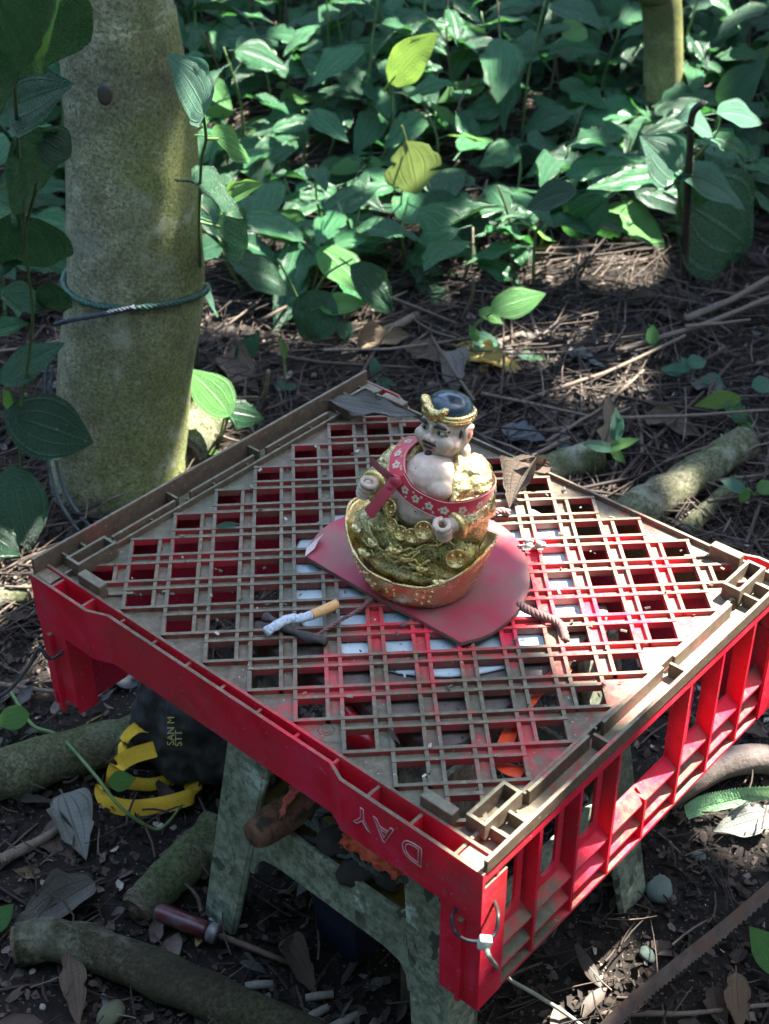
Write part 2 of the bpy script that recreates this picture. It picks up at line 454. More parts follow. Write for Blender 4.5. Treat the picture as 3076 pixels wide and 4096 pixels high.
# lettering on the front-left band, upside down like the crate
for ch, u in (('D', 0.182), ('A', 0.156), ('Y', 0.136)):
    v = -VO + (0.0003 if u > 0.13 else 0.0073)
    Mx = Matrix.Translation((u, v - 0.0006, CH - 0.014)) @ Matrix.Rotation(PI, 4, 'Y') @ Matrix.Rotation(R(90), 4, 'X')
    link(outline_text(ch, 0.026, M_EMB, 'embossed_letter', Mx, 0.0005), crate)
for X, Y in ((-0.1, 0.016), (0.0, -0.112), (0.135, -0.016)):
    p = uv(round(X / P) * P, round(Y / P) * P)
    Mx = Matrix.Translation((p[0], p[1], z1 + 0.0003)) @ Matrix.Rotation(R(225), 4, 'Z') @ Matrix.Translation((-0.003, -0.003, 0))
    link(outline_text('D', 0.0085, M_EMB2, 'embossed_letter', Mx, 0.0003), crate)
# maker's emblem pressed into a solid triangle of the base
b = MB(); e0 = Vector(G(705, 1583, H - 0.007)); ei = crate.matrix_world.inverted() if False else None
def to_crate(p): 
    return Vector(((p[0] - p[1]) * S2, (p[0] + p[1]) * S2, p[2] - (H - CH)))
ce = to_crate(e0); star = []
for i in range(32):
    rr = 0.0062 if i % 4 == 0 else 0.0050 if i % 2 == 0 else 0.0056
    star.append((ce.x + rr*math.cos(2*PI*i/32), ce.y + rr*math.sin(2*PI*i/32), z1 + 0.0002))
b.tube(star + star[:1], 0.00035, 4)
b.tube([(ce.x + 0.0032*math.cos(2*PI*i/16), ce.y + 0.0032*math.sin(2*PI*i/16), z1 + 0.0002) for i in range(17)], 0.0003, 4)
rng = random.Random(5)
for i in range(7):
    q = to_crate(G(680 + i*8, 1606 + i*1.2, H - 0.007)); q.z = z1 + 0.0002
    b.tube([q + Vector((-0.0010, 0.0008, 0)), q + Vector((0.0008, -0.0006 + 0.001*rng.random(), 0)), q + Vector((0.001*rng.random(), 0.0012, 0))], 0.0003, 4)
b.build('pressed_emblem', M_EMB2, crate)

# ------------------------------------------------------------------ stool
def stool_mat():
    n = NT('weathered_stool_plastic'); v = n.pos()
    a = n.noise(v, 14, 5, 0.7); f_ = n.noise(v, 120, 5, 0.7)
    c = n.ramp(a, [(0.30, (0.14, 0.165, 0.11)), (0.55, (0.22, 0.25, 0.18)), (0.75, (0.32, 0.36, 0.28))])
    c = n.mix(spots(n, v, 22, 0.60, 0.66, 3), c, (0.46, 0.53, 0.46))
    dk = spots(n, n.n('Mapping', {'Vector': v, 'Scale': (1, 1, 0.6)}).outputs[0], 60, 0.57, 0.60, 2)
    dk = n.math('MULTIPLY', dk, spots(n, v, 9, 0.46, 0.54, 2))
    c = n.mix(dk, c, (0.035, 0.045, 0.035))
    c = n.mix(n.ramp(f_, [(0.40, 0.75), (0.58, 0.0)]), c, (0.05, 0.055, 0.035))
    return n.done(n.bsdf(c, 0.62, n.bump(f_, 0.35, 0.001)))
M_STOOL = stool_mat()
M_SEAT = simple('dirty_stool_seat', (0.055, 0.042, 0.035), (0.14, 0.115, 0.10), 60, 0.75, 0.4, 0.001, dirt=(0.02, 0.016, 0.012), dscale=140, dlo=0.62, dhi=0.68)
SX, SY = 0.0105, -0.042
SH = 0.3426
stool = thing('plastic_stool', 'weathered pale green plastic stool standing under the red crate', 'stool', (SX, SY, 0), R(-45))
ht, hb = 0.104, 0.1425
def half(z): return hb + (ht - hb) * (z / 0.322)
b = MB(); rr = []
for cx, cy, a0 in ((1,1,0),(-1,1,90),(-1,-1,180),(1,-1,270)):
    for k in range(6):
        a = R(a0 + 18*k); rr.append(((ht - 0.024)*cx + 0.026*math.cos(a), (ht - 0.024)*cy + 0.026*math.sin(a)))
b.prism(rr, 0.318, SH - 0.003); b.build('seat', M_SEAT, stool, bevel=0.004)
LW = 0.047
for k in range(4):
    Rk = Matrix.Rotation(R(90*k), 4, 'Z')
    b = MB()
    def plate(pts, th, M, inset=0.0):
        """pts (along, z) on the sloping side face, given thickness"""
        vs = []
        for d in (0.0, th):
            vs += [M @ Vector((x, -(half(z) - inset - d), z)) for x, z in pts]
        n = len(pts); fs = [tuple(range(n)), tuple(reversed(range(n, 2*n)))] + [(i, n + i, n + (i+1) % n, (i+1) % n) for i in range(n)]
        return vs, fs
    # two flanges meeting at a corner
    b.add(*plate([(half(0.0) - 0.002, 0.0), (half(0.318) - 0.002, 0.318), (half(0.318) - LW, 0.318), (half(0.0) - LW*0.74, 0.0)], 0.0042, Rk))
    b.add(*plate([(-half(0.0), 0.001), (-half(0.0) + LW*0.74, 0.001), (-half(0.318) + LW, 0.3175), (-half(0.318), 0.3175)], 0.0042, Matrix.Rotation(R(90*k + 90), 4, 'Z')))
    # bead along the edges of the flanges
    for sg, Rm in ((1, Rk), (-1, Matrix.Rotation(R(90*k + 90), 4, 'Z'))):
        e = [Rm @ Vector((sg*(half(z) - (LW if z > 0.2 else LW*0.74) + 0.001), -(half(z) - 0.004), z)) for z in (0.001, 0.316)]
        b.tube(e, 0.0035, 6)
    fix_normals(b.build('leg', M_STOOL, stool))
    # arched cross bar between two legs
    zt, zb = 0.158, 0.112
    x1 = half(zb) - LW*0.9; pts = []
    arch = [( x1, 0.085), (x1 - 0.003, 0.100), (x1 - 0.011, 0.109), (x1 - 0.028, 0.1125)]
    pts = [(-x1 - 0.012, 0.085)] + [(-x, z) for x, z in arch] + list(reversed(arch)) + [(x1 + 0.012, 0.085), (x1 + 0.012, 0.172), (x1 - 0.004, 0.170), (x1 - 0.016, zt), (-x1 + 0.016, zt), (-x1 + 0.004, 0.170), (-x1 - 0.012, 0.172)]
    b = MB(); b.add(*plate(pts, 0.005, Rk, 0.0045)); fix_normals(b.build('cross_bar', M_STOOL, stool, bevel=0.0012))

# pale lid between stool and crate
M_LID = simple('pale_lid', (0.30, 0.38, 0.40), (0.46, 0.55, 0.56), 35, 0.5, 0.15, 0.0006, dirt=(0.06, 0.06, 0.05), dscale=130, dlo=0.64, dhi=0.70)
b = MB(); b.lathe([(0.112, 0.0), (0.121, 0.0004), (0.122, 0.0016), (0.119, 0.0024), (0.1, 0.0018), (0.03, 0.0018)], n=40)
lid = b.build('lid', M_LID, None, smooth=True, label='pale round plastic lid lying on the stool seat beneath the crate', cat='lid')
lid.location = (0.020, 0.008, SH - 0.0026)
# ------------------------------------------------------------------ ground
def soil_mat():
    n = NT('dark_forest_soil'); v = n.pos()
    a = n.noise(v, 7, 6, 0.65); b_ = n.noise(v, 90, 6, 0.7); c_ = n.noise(v, 420, 4, 0.7)
    c = n.ramp(b_, [(0.30, (0.010, 0.008, 0.006)), (0.52, (0.012, 0.0095, 0.0075)), (0.68, (0.024, 0.019, 0.015)), (0.80, (0.065, 0.054, 0.044))])
    c = n.mix(n.ramp(a, [(0.40, 0.0), (0.65, 0.5)]), c, (0.020, 0.015, 0.012))
    c = n.mix(spots(n, v, 260, 0.66, 0.72), c, (0.20, 0.17, 0.13))
    h = n.math('ADD', n.math('MULTIPLY', b_, 1.0), n.math('MULTIPLY', c_, 0.5))
    return n.done(n.bsdf(c, 0.9, n.bump(h, 1.0, 0.006), Specular_IOR_Level=0.25))
M_SOIL = soil_mat()
def gz(x, y):
    return 0.010 * mnoise.noise((x*3.1, y*3.1, 0.3)) + 0.006 * mnoise.noise((x*9, y*9, 2.3)) + 0.0025 * mnoise.noise((x*31, y*31, 5.3))
b = MB(); xs = [-60, -20, -6] + [-2.2 + 4.6*i/190 for i in range(191)] + [6, 20, 60]; ys = [-60, -20, -4] + [-0.9 + 5.4*i/220 for i in range(221)] + [8, 20, 60]
for y in ys:
    for x in xs:
        inside = -2.2 < x < 2.4 and -0.9 < y < 4.5
        b.v.append((x, y, gz(x, y) if inside else 0.0))
nx = len(xs)
for j in range(len(ys) - 1):
    for i in range(nx - 1): b.f.append((j*nx + i, j*nx + i + 1, (j+1)*nx + i + 1, (j+1)*nx + i))
b.build('ground', M_SOIL, None, smooth=True, kind='structure')

# ------------------------------------------------------------------ litter (nobody could count it)
def island_mat(name, stops, rough=0.8, spec=0.3):
    n = NT(name); g = n.n('NewGeometry'); r = g.outputs['Random Per Island']
    c = n.ramp(r, stops, 'CONSTANT')
    f = n.noise(g.outputs['Position'], 190, 4, 0.6)
    c = n.mix(0.55, c, n.ramp(f, [(0.3, (0.35, 0.33, 0.3)), (0.7, (1.2, 1.15, 1.1))]), 'MULTIPLY')
    return n.done(n.bsdf(c, rough, n.bump(f, 0.4, 0.001), Specular_IOR_Level=spec))
M_CHIP = island_mat('soil_crumbs', [(0, (0.014, 0.010, 0.008)), (0.30, (0.028, 0.021, 0.017)), (0.55, (0.050, 0.037, 0.030)), (0.78, (0.080, 0.062, 0.052)), (0.92, (0.14, 0.115, 0.098)), (0.985, (0.32, 0.29, 0.24))])
M_NEEDLE = island_mat('fallen_twiglets', [(0, (0.018, 0.012, 0.009)), (0.25, (0.034, 0.024, 0.018)), (0.5, (0.058, 0.042, 0.031)), (0.75, (0.095, 0.072, 0.055)), (0.92, (0.16, 0.13, 0.105))], 0.7)
M_SCRAP = island_mat('leaf_scraps', [(0, (0.020, 0.014, 0.010)), (0.3, (0.040, 0.029, 0.021)), (0.55, (0.065, 0.050, 0.039)), (0.75, (0.050, 0.052, 0.054)), (0.90, (0.12, 0.10, 0.08)), (0.97, (0.24, 0.17, 0.055))], 0.65, 0.4)
def vis_point(rng, x0, x1, y0, y1, tries=60):
    """random ground point under the photographed part of the floor"""
    for _ in range(tries):
        x = rng.uniform(x0, x1); y = y0 + (y1 - y0) * rng.random() ** 1.4
        p = PX((x, y, 0))
        m_ = 650 if rng.random() < 0.22 else 120
        if -m_ < p[0] < 1661 + m_ and -120 < p[1] < 2330 + m_*0.6: return x, y
    return x, y
rng = random.Random(11)
b = MB()
for i in range(27000):
    x, y = vis_point(rng, -1.4, 1.7, -0.65, 1.7)
    L = rng.uniform(0.003, 0.012) * (1.6 if rng.random() < 0.15 else 1.0); w = L * rng.uniform(0.3, 0.75)
    Mx = Matrix.Translation((x, y, gz(x, y) + rng.uniform(0.0, 0.006))) @ Matrix.Rotation(rng.uniform(0, 6.28), 4, 'Z') @ Matrix.Rotation(rng.uniform(-0.9, 0.9), 4, 'X') @ Matrix.Rotation(rng.uniform(-0.6, 0.6), 4, 'Y')
    c = rng.uniform(-0.4, 0.6) * L
    b.add([Mx @ Vector(q) for q in ((-L/2, -w*0.3, c*0.5), (0, -w/2, 0), (L/2, -w*0.25, c), (L/2*0.8, w*0.3, c), (0, w/2, w*0.3), (-L/2*0.9, w*0.35, c*0.4))], [(0, 1, 4, 5), (1, 2, 3, 4)])
b.build('soil_crumbs', M_CHIP, None, smooth=False, kind='stuff', label='dark crumbs and chips covering the forest soil', cat='litter')
b = MB()
for i in range(11500):
    far = rng.random() < 0.90
    x, y = vis_point(rng, -1.7, 2.0, 0.35 if far else -0.65, 2.6 if far else 0.5)
    L = rng.uniform(0.03, 0.13) if rng.random() < 0.85 else rng.uniform(0.13, 0.30)
    if not far: L = rng.uniform(0.015, 0.06)
    a = rng.gauss(0.75, 0.75) if rng.random() < 0.55 else rng.uniform(0, PI); t = rng.gauss(0, 0.07)
    r = rng.uniform(0.0005, 0.0011) if rng.random() < 0.88 else rng.uniform(0.0012, 0.0022)
    d = Vector((math.cos(a), math.sin(a), t)); c = Vector((x, y, gz(x, y) + 0.003 + rng.random()**2 * 0.028)); sd = Vector((-d.y, d.x, rng.uniform(-0.6, 0.6))) * (L * rng.gauss(0, 0.06))
    b.tube([c - d*L/2, c - d*L*0.15 + sd, c + d*L*0.2 + sd*0.8, c + d*L/2], [r, r, r*0.9, r*0.6], 4, False)
for i in range(420):
    x, y = vis_point(rng, -1.3, 1.8, 0.42, 2.0)
    L = rng.uniform(0.08, 0.30); a = rng.gauss(0.7, 0.6) if rng.random() < 0.6 else rng.uniform(0, PI); r = rng.uniform(0.0013, 0.0030)
    d = Vector((math.cos(a), math.sin(a), rng.gauss(0, 0.05))); c = Vector((x, y, gz(x, y) + 0.006 + rng.random()**2 * 0.03)); sd = Vector((-d.y, d.x, 0.2)) * (L * rng.gauss(0, 0.05))
    b.tube([c - d*L/2, c - d*L*0.15 + sd, c + d*L*0.2 + sd*0.6, c + d*L/2], [r, r, r*0.85, r*0.55], 5, False)
b.build('fallen_twiglets', M_NEEDLE, None, smooth=True, kind='stuff', label='tangle of thin dead twigs and needles on the ground', cat='litter')
b = MB()
for i in range(1150):
    x, y = vis_point(rng, -1.6, 2.0, -0.6, 2.6)
    L = rng.uniform(0.015, 0.045); w = L * rng.uniform(0.3, 0.5); cu = rng.uniform(-0.3, 0.5)
    Mx = Matrix.Translation((x, y, gz(x, y) + rng.uniform(0.003, 0.014))) @ Matrix.Rotation(rng.uniform(0, 6.28), 4, 'Z') @ Matrix.Rotation(rng.gauss(0, 0.4), 4, 'X') @ Matrix.Rotation(rng.gauss(0, 0.3), 4, 'Y')
    vs = []
    for k in range(6):
        t = k / 5; ww = w * math.sin(PI * min(1, 0.08 + t*0.92)) ** 0.8
        for s_ in (-1, 0, 1): vs.append(Mx @ Vector(((t - 0.5)*L, s_*ww/2*(1 + rng.uniform(-.2, .2)), cu*L*(t - 0.5)**2*2 + (0.25*ww*abs(s_)))))
    b.add(vs, [(k*3 + j, k*3 + j + 1, k*3 + j + 4, k*3 + j + 3) for k in range(5) for j in range(2)])
b.build('leaf_scraps', M_SCRAP, None, smooth=True, kind='stuff', label='small dead leaf scraps strewn over the ground', cat='litter')

# ------------------------------------------------------------------ bark and trees
def bark_mat(name, c1, c2, c3, moss, mscale=5, mlo=0.45, mhi=0.7, bump=0.9, side=None, sc=1.0):
    n = NT(name); v = n.pos()
    f_ = n.noise(v, 260*sc, 6, 0.78); g = n.noise(v, 34*sc, 5, 0.65); l = n.noise(v, 6.5*sc, 4, 0.6)
    c = n.ramp(f_, [(0.38, c1), (0.5, c2), (0.64, c3)])
    c = n.mix(n.ramp(g, [(0.40, 0.55), (0.62, 0.0)]), c, c1)
    k = n.math('ADD', n.noise(v, mscale*sc, 5, 0.7), n.math('MULTIPLY', f_, 0.25))
    if side:
        nx_ = n.n('VectorMath', {0: n.n('NewGeometry').outputs['Normal'], 1: side}, operation='DOT_PRODUCT').outputs['Value']
        k = n.math('ADD', k, n.math('MULTIPLY', nx_, 0.22))
    mo = n.ramp(k, [(mlo, 0.0), (mhi, 1.0)])
    c = n.mix(n.math('MULTIPLY', mo, 0.85), c, n.ramp(f_, [(0.35, (moss[0]*0.35, moss[1]*0.35, moss[2]*0.35)), (0.62, moss)]))
    pl = n.noise(v, 15*sc, 5, 0.72); c = n.mix(n.ramp(pl, [(0.56, 0.0), (0.66, 0.6)]), c, n.mix(0.5, c3, (0.42, 0.45, 0.36)))
    c = n.mix(n.ramp(pl, [(0.33, 0.6), (0.43, 0.0)]), c, c1)
    c = n.mix(n.ramp(l, [(0.60, 0.0), (0.70, 0.45)]), c, (0.30, 0.33, 0.26))
    c = n.mix(n.ramp(n.noise(v, 3.2*sc, 3, 0.5), [(0.30, 0.6), (0.45, 0.0)]), c, (0.04, 0.035, 0.02))
    h = n.math('ADD', f_, n.math('MULTIPLY', g, 0.8))
    return n.done(n.bsdf(c, 0.88, n.bump(h, bump, 0.006), Specular_IOR_Level=0.2))
M_BARK = bark_mat('mossy_trunk_bark', (0.12, 0.115, 0.062), (0.37, 0.36, 0.22), (0.64, 0.62, 0.44), (0.27, 0.31, 0.085), 5, 0.55, 0.88, 1.0, (0.8, -0.4, 0.1))
M_BARK2 = bark_mat('olive_trunk_bark', (0.11, 0.11, 0.04), (0.27, 0.27, 0.11), (0.42, 0.42, 0.20), (0.22, 0.27, 0.05))
M_LOG = bark_mat('mossy_log_bark', (0.05, 0.045, 0.026), (0.19, 0.185, 0.12), (0.38, 0.37, 0.27), (0.11, 0.16, 0.05), 12, 0.52, 0.80, 1.0)
M_LOG2 = bark_mat('damp_log_bark', (0.03, 0.028, 0.016), (0.075, 0.07, 0.042), (0.14, 0.13, 0.085), (0.05, 0.06, 0.018), 12, 0.55, 0.8, 1.0)
M_CUT = simple('broken_wood', (0.05, 0.036, 0.024), (0.13, 0.095, 0.06), 120, 0.9, 1.0, 0.004)

def bumpy_tube(path, rad, n, seed, amp, fr=18.0, cap=True):
    """tapered round form with an uneven surface"""
    b = MB(); b.tube(path, rad, n, cap); k = len(path); out = []
    for i in range(k):
        c = Vector(path[i])
        for j in range(n):
            v = Vector(b.v[i*n + j]); d = v - c
            s_ = 1 + amp * mnoise.noise((v.x*fr, v.y*fr, v.z*fr*0.5 + seed)) + amp*0.5*mnoise.noise((v.x*fr*3, v.y*fr*3, v.z*fr*2 + seed))
            out.append(tuple(c + d * s_))
    b.v = out
    return b
TY = 0.675
def tr(x, y, w):
    p = GY(x, y, TY); return p, w * (p - CAM).dot(FWD) / FPX / 2 * 0.985
tp = [(255, 1190, 385), (256, 1110, 322), (262, 960, 290), (270, 800, 290), (292, 650, 300), (292, 540, 296), (288, 420, 290), (284, 300, 284), (270, 170, 276), (252, 30, 264), (236, -100, 258)]
pp = [tr(*t) for t in tp]
path = [p for p, r in pp]; rad = [r for p, r in pp]
path[0].z = -0.03
top = path[-1]
for z in (1.5, 2.0, 2.6, 3.2, 3.9): path.append(Vector((top.x - 0.03*(z - 1), top.y + 0.06*(z - 1), z))); rad.append(0.075 - 0.014*(z - 1.2))
sp = crom(path, 7); import bisect
def lerp_list(l, n):
    out = []
    for i in range(len(l) - 1):
        for k in range(n): out.append(l[i] + (l[i+1] - l[i])*k/n)
    return out + [l[-1]]
TRUNK_PATH = sp; TRUNK_RAD = lerp_list(rad, 7)
tree = thing('tree', 'thick mossy grey trunk with a green rope tied round it', 'tree', (path[1].x, path[1].y, 0))
def local(b, o):
    off = Vector(o.location); b.v = [tuple(Vector(v) - off) for v in b.v]; return b
local(bumpy_tube(sp, TRUNK_RAD, 56, 1.0, 0.028, 16), tree).build('trunk', M_BARK, tree, smooth=True)
# knot scar
kp = GY(226, 205, TY - 0.080)
b = MB(); b.ell((0, 0, 0), (0.0080, 0.0022, 0.012), 12, 8); b.v = [tuple(Vector(v) + kp - Vector(tree.location)) for v in b.v]; b.build('knot', simple('bark_scar', (0.02, 0.018, 0.012), (0.05, 0.04, 0.028), 90), tree, smooth=True)

# second, slender trunk at the back
q = G(1428, 305, 0)
t2 = thing('tree', 'slender olive green trunk rising behind the leafy undergrowth', 'tree', (q.x, q.y, 0))
pts = []; rr = []
for y_, x_, w_ in ((330, 1428, 92), (250, 1430, 88), (180, 1433, 84), (80, 1432, 84), (-10, 1428, 88), (-150, 1420, 86)):
    p = GY(x_, y_, q.y); pts.append(p); rr.append(w_ * (p - CAM).dot(FWD) / FPX / 2)
pts[0].z = -0.05
for z in (1.4, 2.2, 3.2): pts.append(Vector((pts[5].x + 0.02*z, pts[5].y + 0.05*z, z))); rr.append(rr[5] * 0.85)
local(bumpy_tube(crom(pts, 5), lerp_list(rr, 5), 28, 4.0, 0.05, 20), t2).build('trunk', M_BARK2, t2, smooth=True)

# ------------------------------------------------------------------ leaves
def leaf_mat(name, dark, light, trans, rough=0.24, vein=(0.55, 0.75, 0.55), vein_amt=0.11, hole=None, trw=0.28, wear=False):
    n = NT(name); uvn = n.n('UVMap').outputs['UV']; sx = n.n('SeparateXYZ', {'Vector': uvn}); t, s_ = sx.outputs['X'], sx.outputs['Y']
    rnd = n.n('ObjectInfo').outputs['Random']; v = n.obj()
    c = n.mix(rnd, dark, light)
    c = n.mix(n.ramp(n.noise(v, 45, 4, 0.6), [(0.35, 0.0), (0.7, 0.45)]), c, (dark[0]*0.55, dark[1]*0.55, dark[2]*0.6))
    # arching side veins and cross veins
    a = n.math('ABSOLUTE', s_)
    fr = n.math('ABSOLUTE', n.math('SUBTRACT', n.math('FRACT', n.math('MULTIPLY', n.math('ADD', a, 0.0), 2.4)), 0.5))
    vl = n.ramp(n.math('SUBTRACT', 0.5, fr), [(0.0, 1.0), (0.05, 1.0), (0.11, 0.0)])
    mid = n.ramp(a, [(0.0, 1.0), (0.025, 1.0), (0.055, 0.0)])
    cr = n.ramp(n.math('ABSOLUTE', n.math('SUBTRACT', n.math('FRACT', n.math('MULTIPLY', n.math('ADD', t, n.math('MULTIPLY', a, -0.12)), 17)), 0.5)), [(0.0, 0.5), (0.07, 0.5), (0.14, 0.0)])
    ve = n.math('MAXIMUM', n.math('MAXIMUM', n.math('MULTIPLY', vl, 0.7), mid), n.math('MULTIPLY', cr, 0.5))
    c = n.mix(n.math('MULTIPLY', ve, vein_amt), c, vein)
    if hole: c = n.mix(n.ramp(n.math('ADD', n.noise(v, 26, 4, 0.6), n.math('MULTIPLY', t, hole[1])), [(hole[2], 0.0), (hole[2] + 0.06, 1.0)]), c, hole[0])
    if wear:
        o2 = n.n('VectorMath', {0: v, 1: n.n('CombineXYZ', {'X': n.math('MULTIPLY', rnd, 53.0), 'Y': 0.0, 'Z': n.math('MULTIPLY', rnd, 17.0)}).outputs[0]}, operation='ADD').outputs[0]
        br = n.math('ADD', n.noise(o2, 7, 4, 0.6), n.math('MULTIPLY', n.math('POWER', a, 4.0), 0.10))
        c = n.mix(n.ramp(br, [(0.66, 0.0), (0.72, 0.85)]), c, (0.10, 0.085, 0.03))
    c = n.mix(spots(n, v, 240, 0.71, 0.75), c, (0.20, 0.24, 0.12))
    nb = n.bump(n.math('SUBTRACT', n.noise(v, 140, 3), n.math('MULTIPLY', ve, 1.1)), 0.8, 0.0030)
    p = n.bsdf(c, n.ramp(n.noise(v, 60, 3), [(0.3, rough - 0.06), (0.7, rough + 0.12)]), nb, Specular_IOR_Level=0.48)
    tr_ = n.n('BsdfTranslucent', {'Color': n.mix(0.5, (trans[0], trans[1], trans[2]), c), 'Normal': nb}).outputs[0]
    mx = n.n('MixShader', {0: trw}); n.t.links.new(p, mx.inputs[1]); n.t.links.new(tr_, mx.inputs[2])
    if not wear: return n.done(mx.outputs[0])
    # insect holes
    off = n.n('VectorMath', {0: v, 1: n.n('CombineXYZ', {'X': n.math('MULTIPLY', rnd, 37.0), 'Y': n.math('MULTIPLY', rnd, 11.0), 'Z': 0.0}).outputs[0]}, operation='ADD').outputs[0]
    hf = n.ramp(n.noise(off, 11, 2, 0.5), [(0.735, 0.0), (0.738, 1.0)])
    m2 = n.n('MixShader', {0: hf}); n.t.links.new(mx.outputs[0], m2.inputs[1]); n.t.links.new(n.n('BsdfTransparent').outputs[0], m2.inputs[2])
    return n.done(m2.outputs[0])
LG = leaf_mat('leaf_mid_green', (0.011, 0.072, 0.027), (0.030, 0.150, 0.050), (0.10, 0.42, 0.05), trw=0.20, wear=True)
LD = leaf_mat('leaf_dark_green', (0.007, 0.044, 0.019), (0.017, 0.086, 0.032), (0.08, 0.24, 0.05), 0.24, vein_amt=0.06, trw=0.16, wear=True)
LB = leaf_mat('leaf_bright_green', (0.055, 0.20, 0.045), (0.10, 0.28, 0.06), (0.35, 0.62, 0.08), 0.40, trw=0.4)
LY = leaf_mat('leaf_yellow_green', (0.10, 0.20, 0.035), (0.13, 0.23, 0.04), (0.30, 0.48, 0.08), 0.42, (0.45, 0.5, 0.2), trw=0.45)
LBURN = leaf_mat('leaf_scorched', (0.13, 0.20, 0.065), (0.16, 0.23, 0.07), (0.3, 0.4, 0.10), 0.5, (0.05, 0.06, 0.03), 0.5, ((0.09, 0.06, 0.035), 0.9, 1.02))
LC = leaf_mat('leaf_blue_green', (0.040, 0.135, 0.080), (0.060, 0.18, 0.11), (0.15, 0.40, 0.22), 0.40)
DRY_G = leaf_mat('dead_leaf_grey', (0.13, 0.125, 0.105), (0.22, 0.21, 0.18), (0.2, 0.18, 0.14), 0.5, (0.06, 0.05, 0.04), 0.6, trw=0.1)
DRY_B = leaf_mat('dead_leaf_brown', (0.085, 0.058, 0.038), (0.15, 0.105, 0.07), (0.25, 0.16, 0.08), 0.6, (0.04, 0.03, 0.02), 0.5, trw=0.1)
DRY_T = leaf_mat('dead_leaf_tan', (0.22, 0.15, 0.09), (0.30, 0.22, 0.13), (0.3, 0.2, 0.1), 0.6, (0.10, 0.07, 0.04), 0.5, trw=0.12)
DRY_Y = leaf_mat('dying_leaf_yellow', (0.34, 0.25, 0.05), (0.40, 0.30, 0.07), (0.5, 0.35, 0.08), 0.5, (0.2, 0.13, 0.04), 0.5, ((0.10, 0.06, 0.03), -0.4, 0.50), 0.2)
DRY_P = leaf_mat('dead_leaf_pale', (0.24, 0.25, 0.21), (0.30, 0.31, 0.27), (0.25, 0.25, 0.2), 0.55, (0.05, 0.05, 0.04), 0.6, trw=0.1)
DRY_S = leaf_mat('dead_leaf_slate', (0.10, 0.12, 0.13), (0.15, 0.17, 0.18), (0.1, 0.1, 0.1), 0.45, (0.05, 0.06, 0.06), 0.5, trw=0.05)
PET = simple('leaf_stalk_green', (0.05, 0.10, 0.03), (0.10, 0.17, 0.05), 60, 0.5)
PETB = simple('leaf_stalk_brown', (0.06, 0.05, 0.03), (0.11, 0.085, 0.05), 60, 0.7)

def leaf_mesh(name, mat, wid=0.62, cord=0.10, droop=0.22, fold=0.22, quilt=0.018, wave=0.03, seed=0, tip=1.0, curl=0.0, ragged=0.0, nt=18, ns=12, peak=0.36, petiole=0.32, thick=0.0):
    """unit long blade from the origin along +x, normal +z; stalk runs back along -x"""
    rg = random.Random(seed); b = MB(); b.uv = []
    ph = rg.random() * 6
    for i in range(nt + 1):
        t = i / nt
        e = math.log(0.5) / math.log(peak)
        w = math.sin(PI * (t ** e)) ** 0.80 if 0 < t < 1 else 0.0
        w *= 1 - 0.30 * max(0, (t - 0.62) / 0.38) ** 1.0 * tip
        if t > 0 and t < 0.12: w = max(w, 0.42 * (t / 0.12) ** 0.5) if cord > 0.03 else w
        for j in range(ns + 1):
            s_ = 2*j/ns - 1; a = abs(s_)
            x = t - cord * (1 - t)**5 * a**1.2 * 1.2
            y = s_ * w * wid / 2
            if ragged and a > 0.7: y *= 1 - ragged * max(0, mnoise.noise((t*9, s_*2 + seed, 0.5)))*1.4
            z = fold * abs(y) - droop * t * t + quilt * abs(math.sin(s_ * PI * 2.4)) * min(1, w*1.3) + 0.4*quilt*math.sin(t*26 - a*2)*min(1, w) * a
            z += wave * math.sin(t*11 + ph + (1.5 if s_ > 0 else 0)) * a * a * w
            z += curl * a * a * w * 0.5
            b.v.append((x, y, z)); b.uv.append((t, s_))
    for i in range(nt):
        for j in range(ns): b.f.append((i*(ns+1) + j, (i+1)*(ns+1) + j, (i+1)*(ns+1) + j + 1, i*(ns+1) + j + 1))
    if petiole:
        k = len(b.v); b.tube([(0.06, 0, -0.004), (0, 0, -0.006), (-petiole*0.5, 0, -0.02), (-petiole, 0, -0.08)], [0.006, 0.011, 0.011, 0.012], 5, False)
        b.uv += [(0.5, 0.0)] * (len(b.v) - k)
    b.f = [tuple(reversed(f)) for f in b.f]
    me = b.mesh(name, mat, True)
    return me
LM = {}
def variants(key, mat, n, **kw):
    LM[key] = [leaf_mesh('leaf_blade', mat, seed=s_*7 + 3, **{k: (v(s_) if callable(v) else v) for k, v in kw.items()}) for s_ in range(n)]
W = lambda a, b_: (lambda s_: a + (b_ - a) * ((s_*37 % 10) / 9))
variants('g', LG, 8, quilt=0.036, ragged=W(0.0, 0.35), wid=W(0.42, 0.60), droop=W(0.10, 0.34), fold=W(0.08, 0.30), wave=W(0.03, 0.09))
variants('d', LD, 5, quilt=0.028, wid=W(0.50, 0.74), droop=W(0.12, 0.30), fold=W(0.08, 0.25), cord=0.14)
variants('b', LB, 3, wid=W(0.55, 0.70), droop=W(0.10, 0.25), fold=W(0.05, 0.2))
variants('y', LY, 3, wid=W(0.50, 0.62), droop=W(0.10, 0.2), fold=W(0.1, 0.3))
variants('burn', LBURN, 2, wid=0.62, droop=0.10, fold=0.12, ragged=0.5)
variants('c', LC, 3, wid=W(0.55, 0.8), droop=0.2, fold=0.15)
variants('round', LD, 2, wid=0.92, droop=0.16, fold=0.06, cord=0.2, tip=0.6, quilt=0.012)
variants('roundb', LB, 2, wid=0.90, droop=0.12, fold=0.06, cord=0.16, tip=0.6, quilt=0.012)
variants('long', LB, 2, wid=0.30, droop=0.10, fold=0.25, cord=0.0, quilt=0.01)
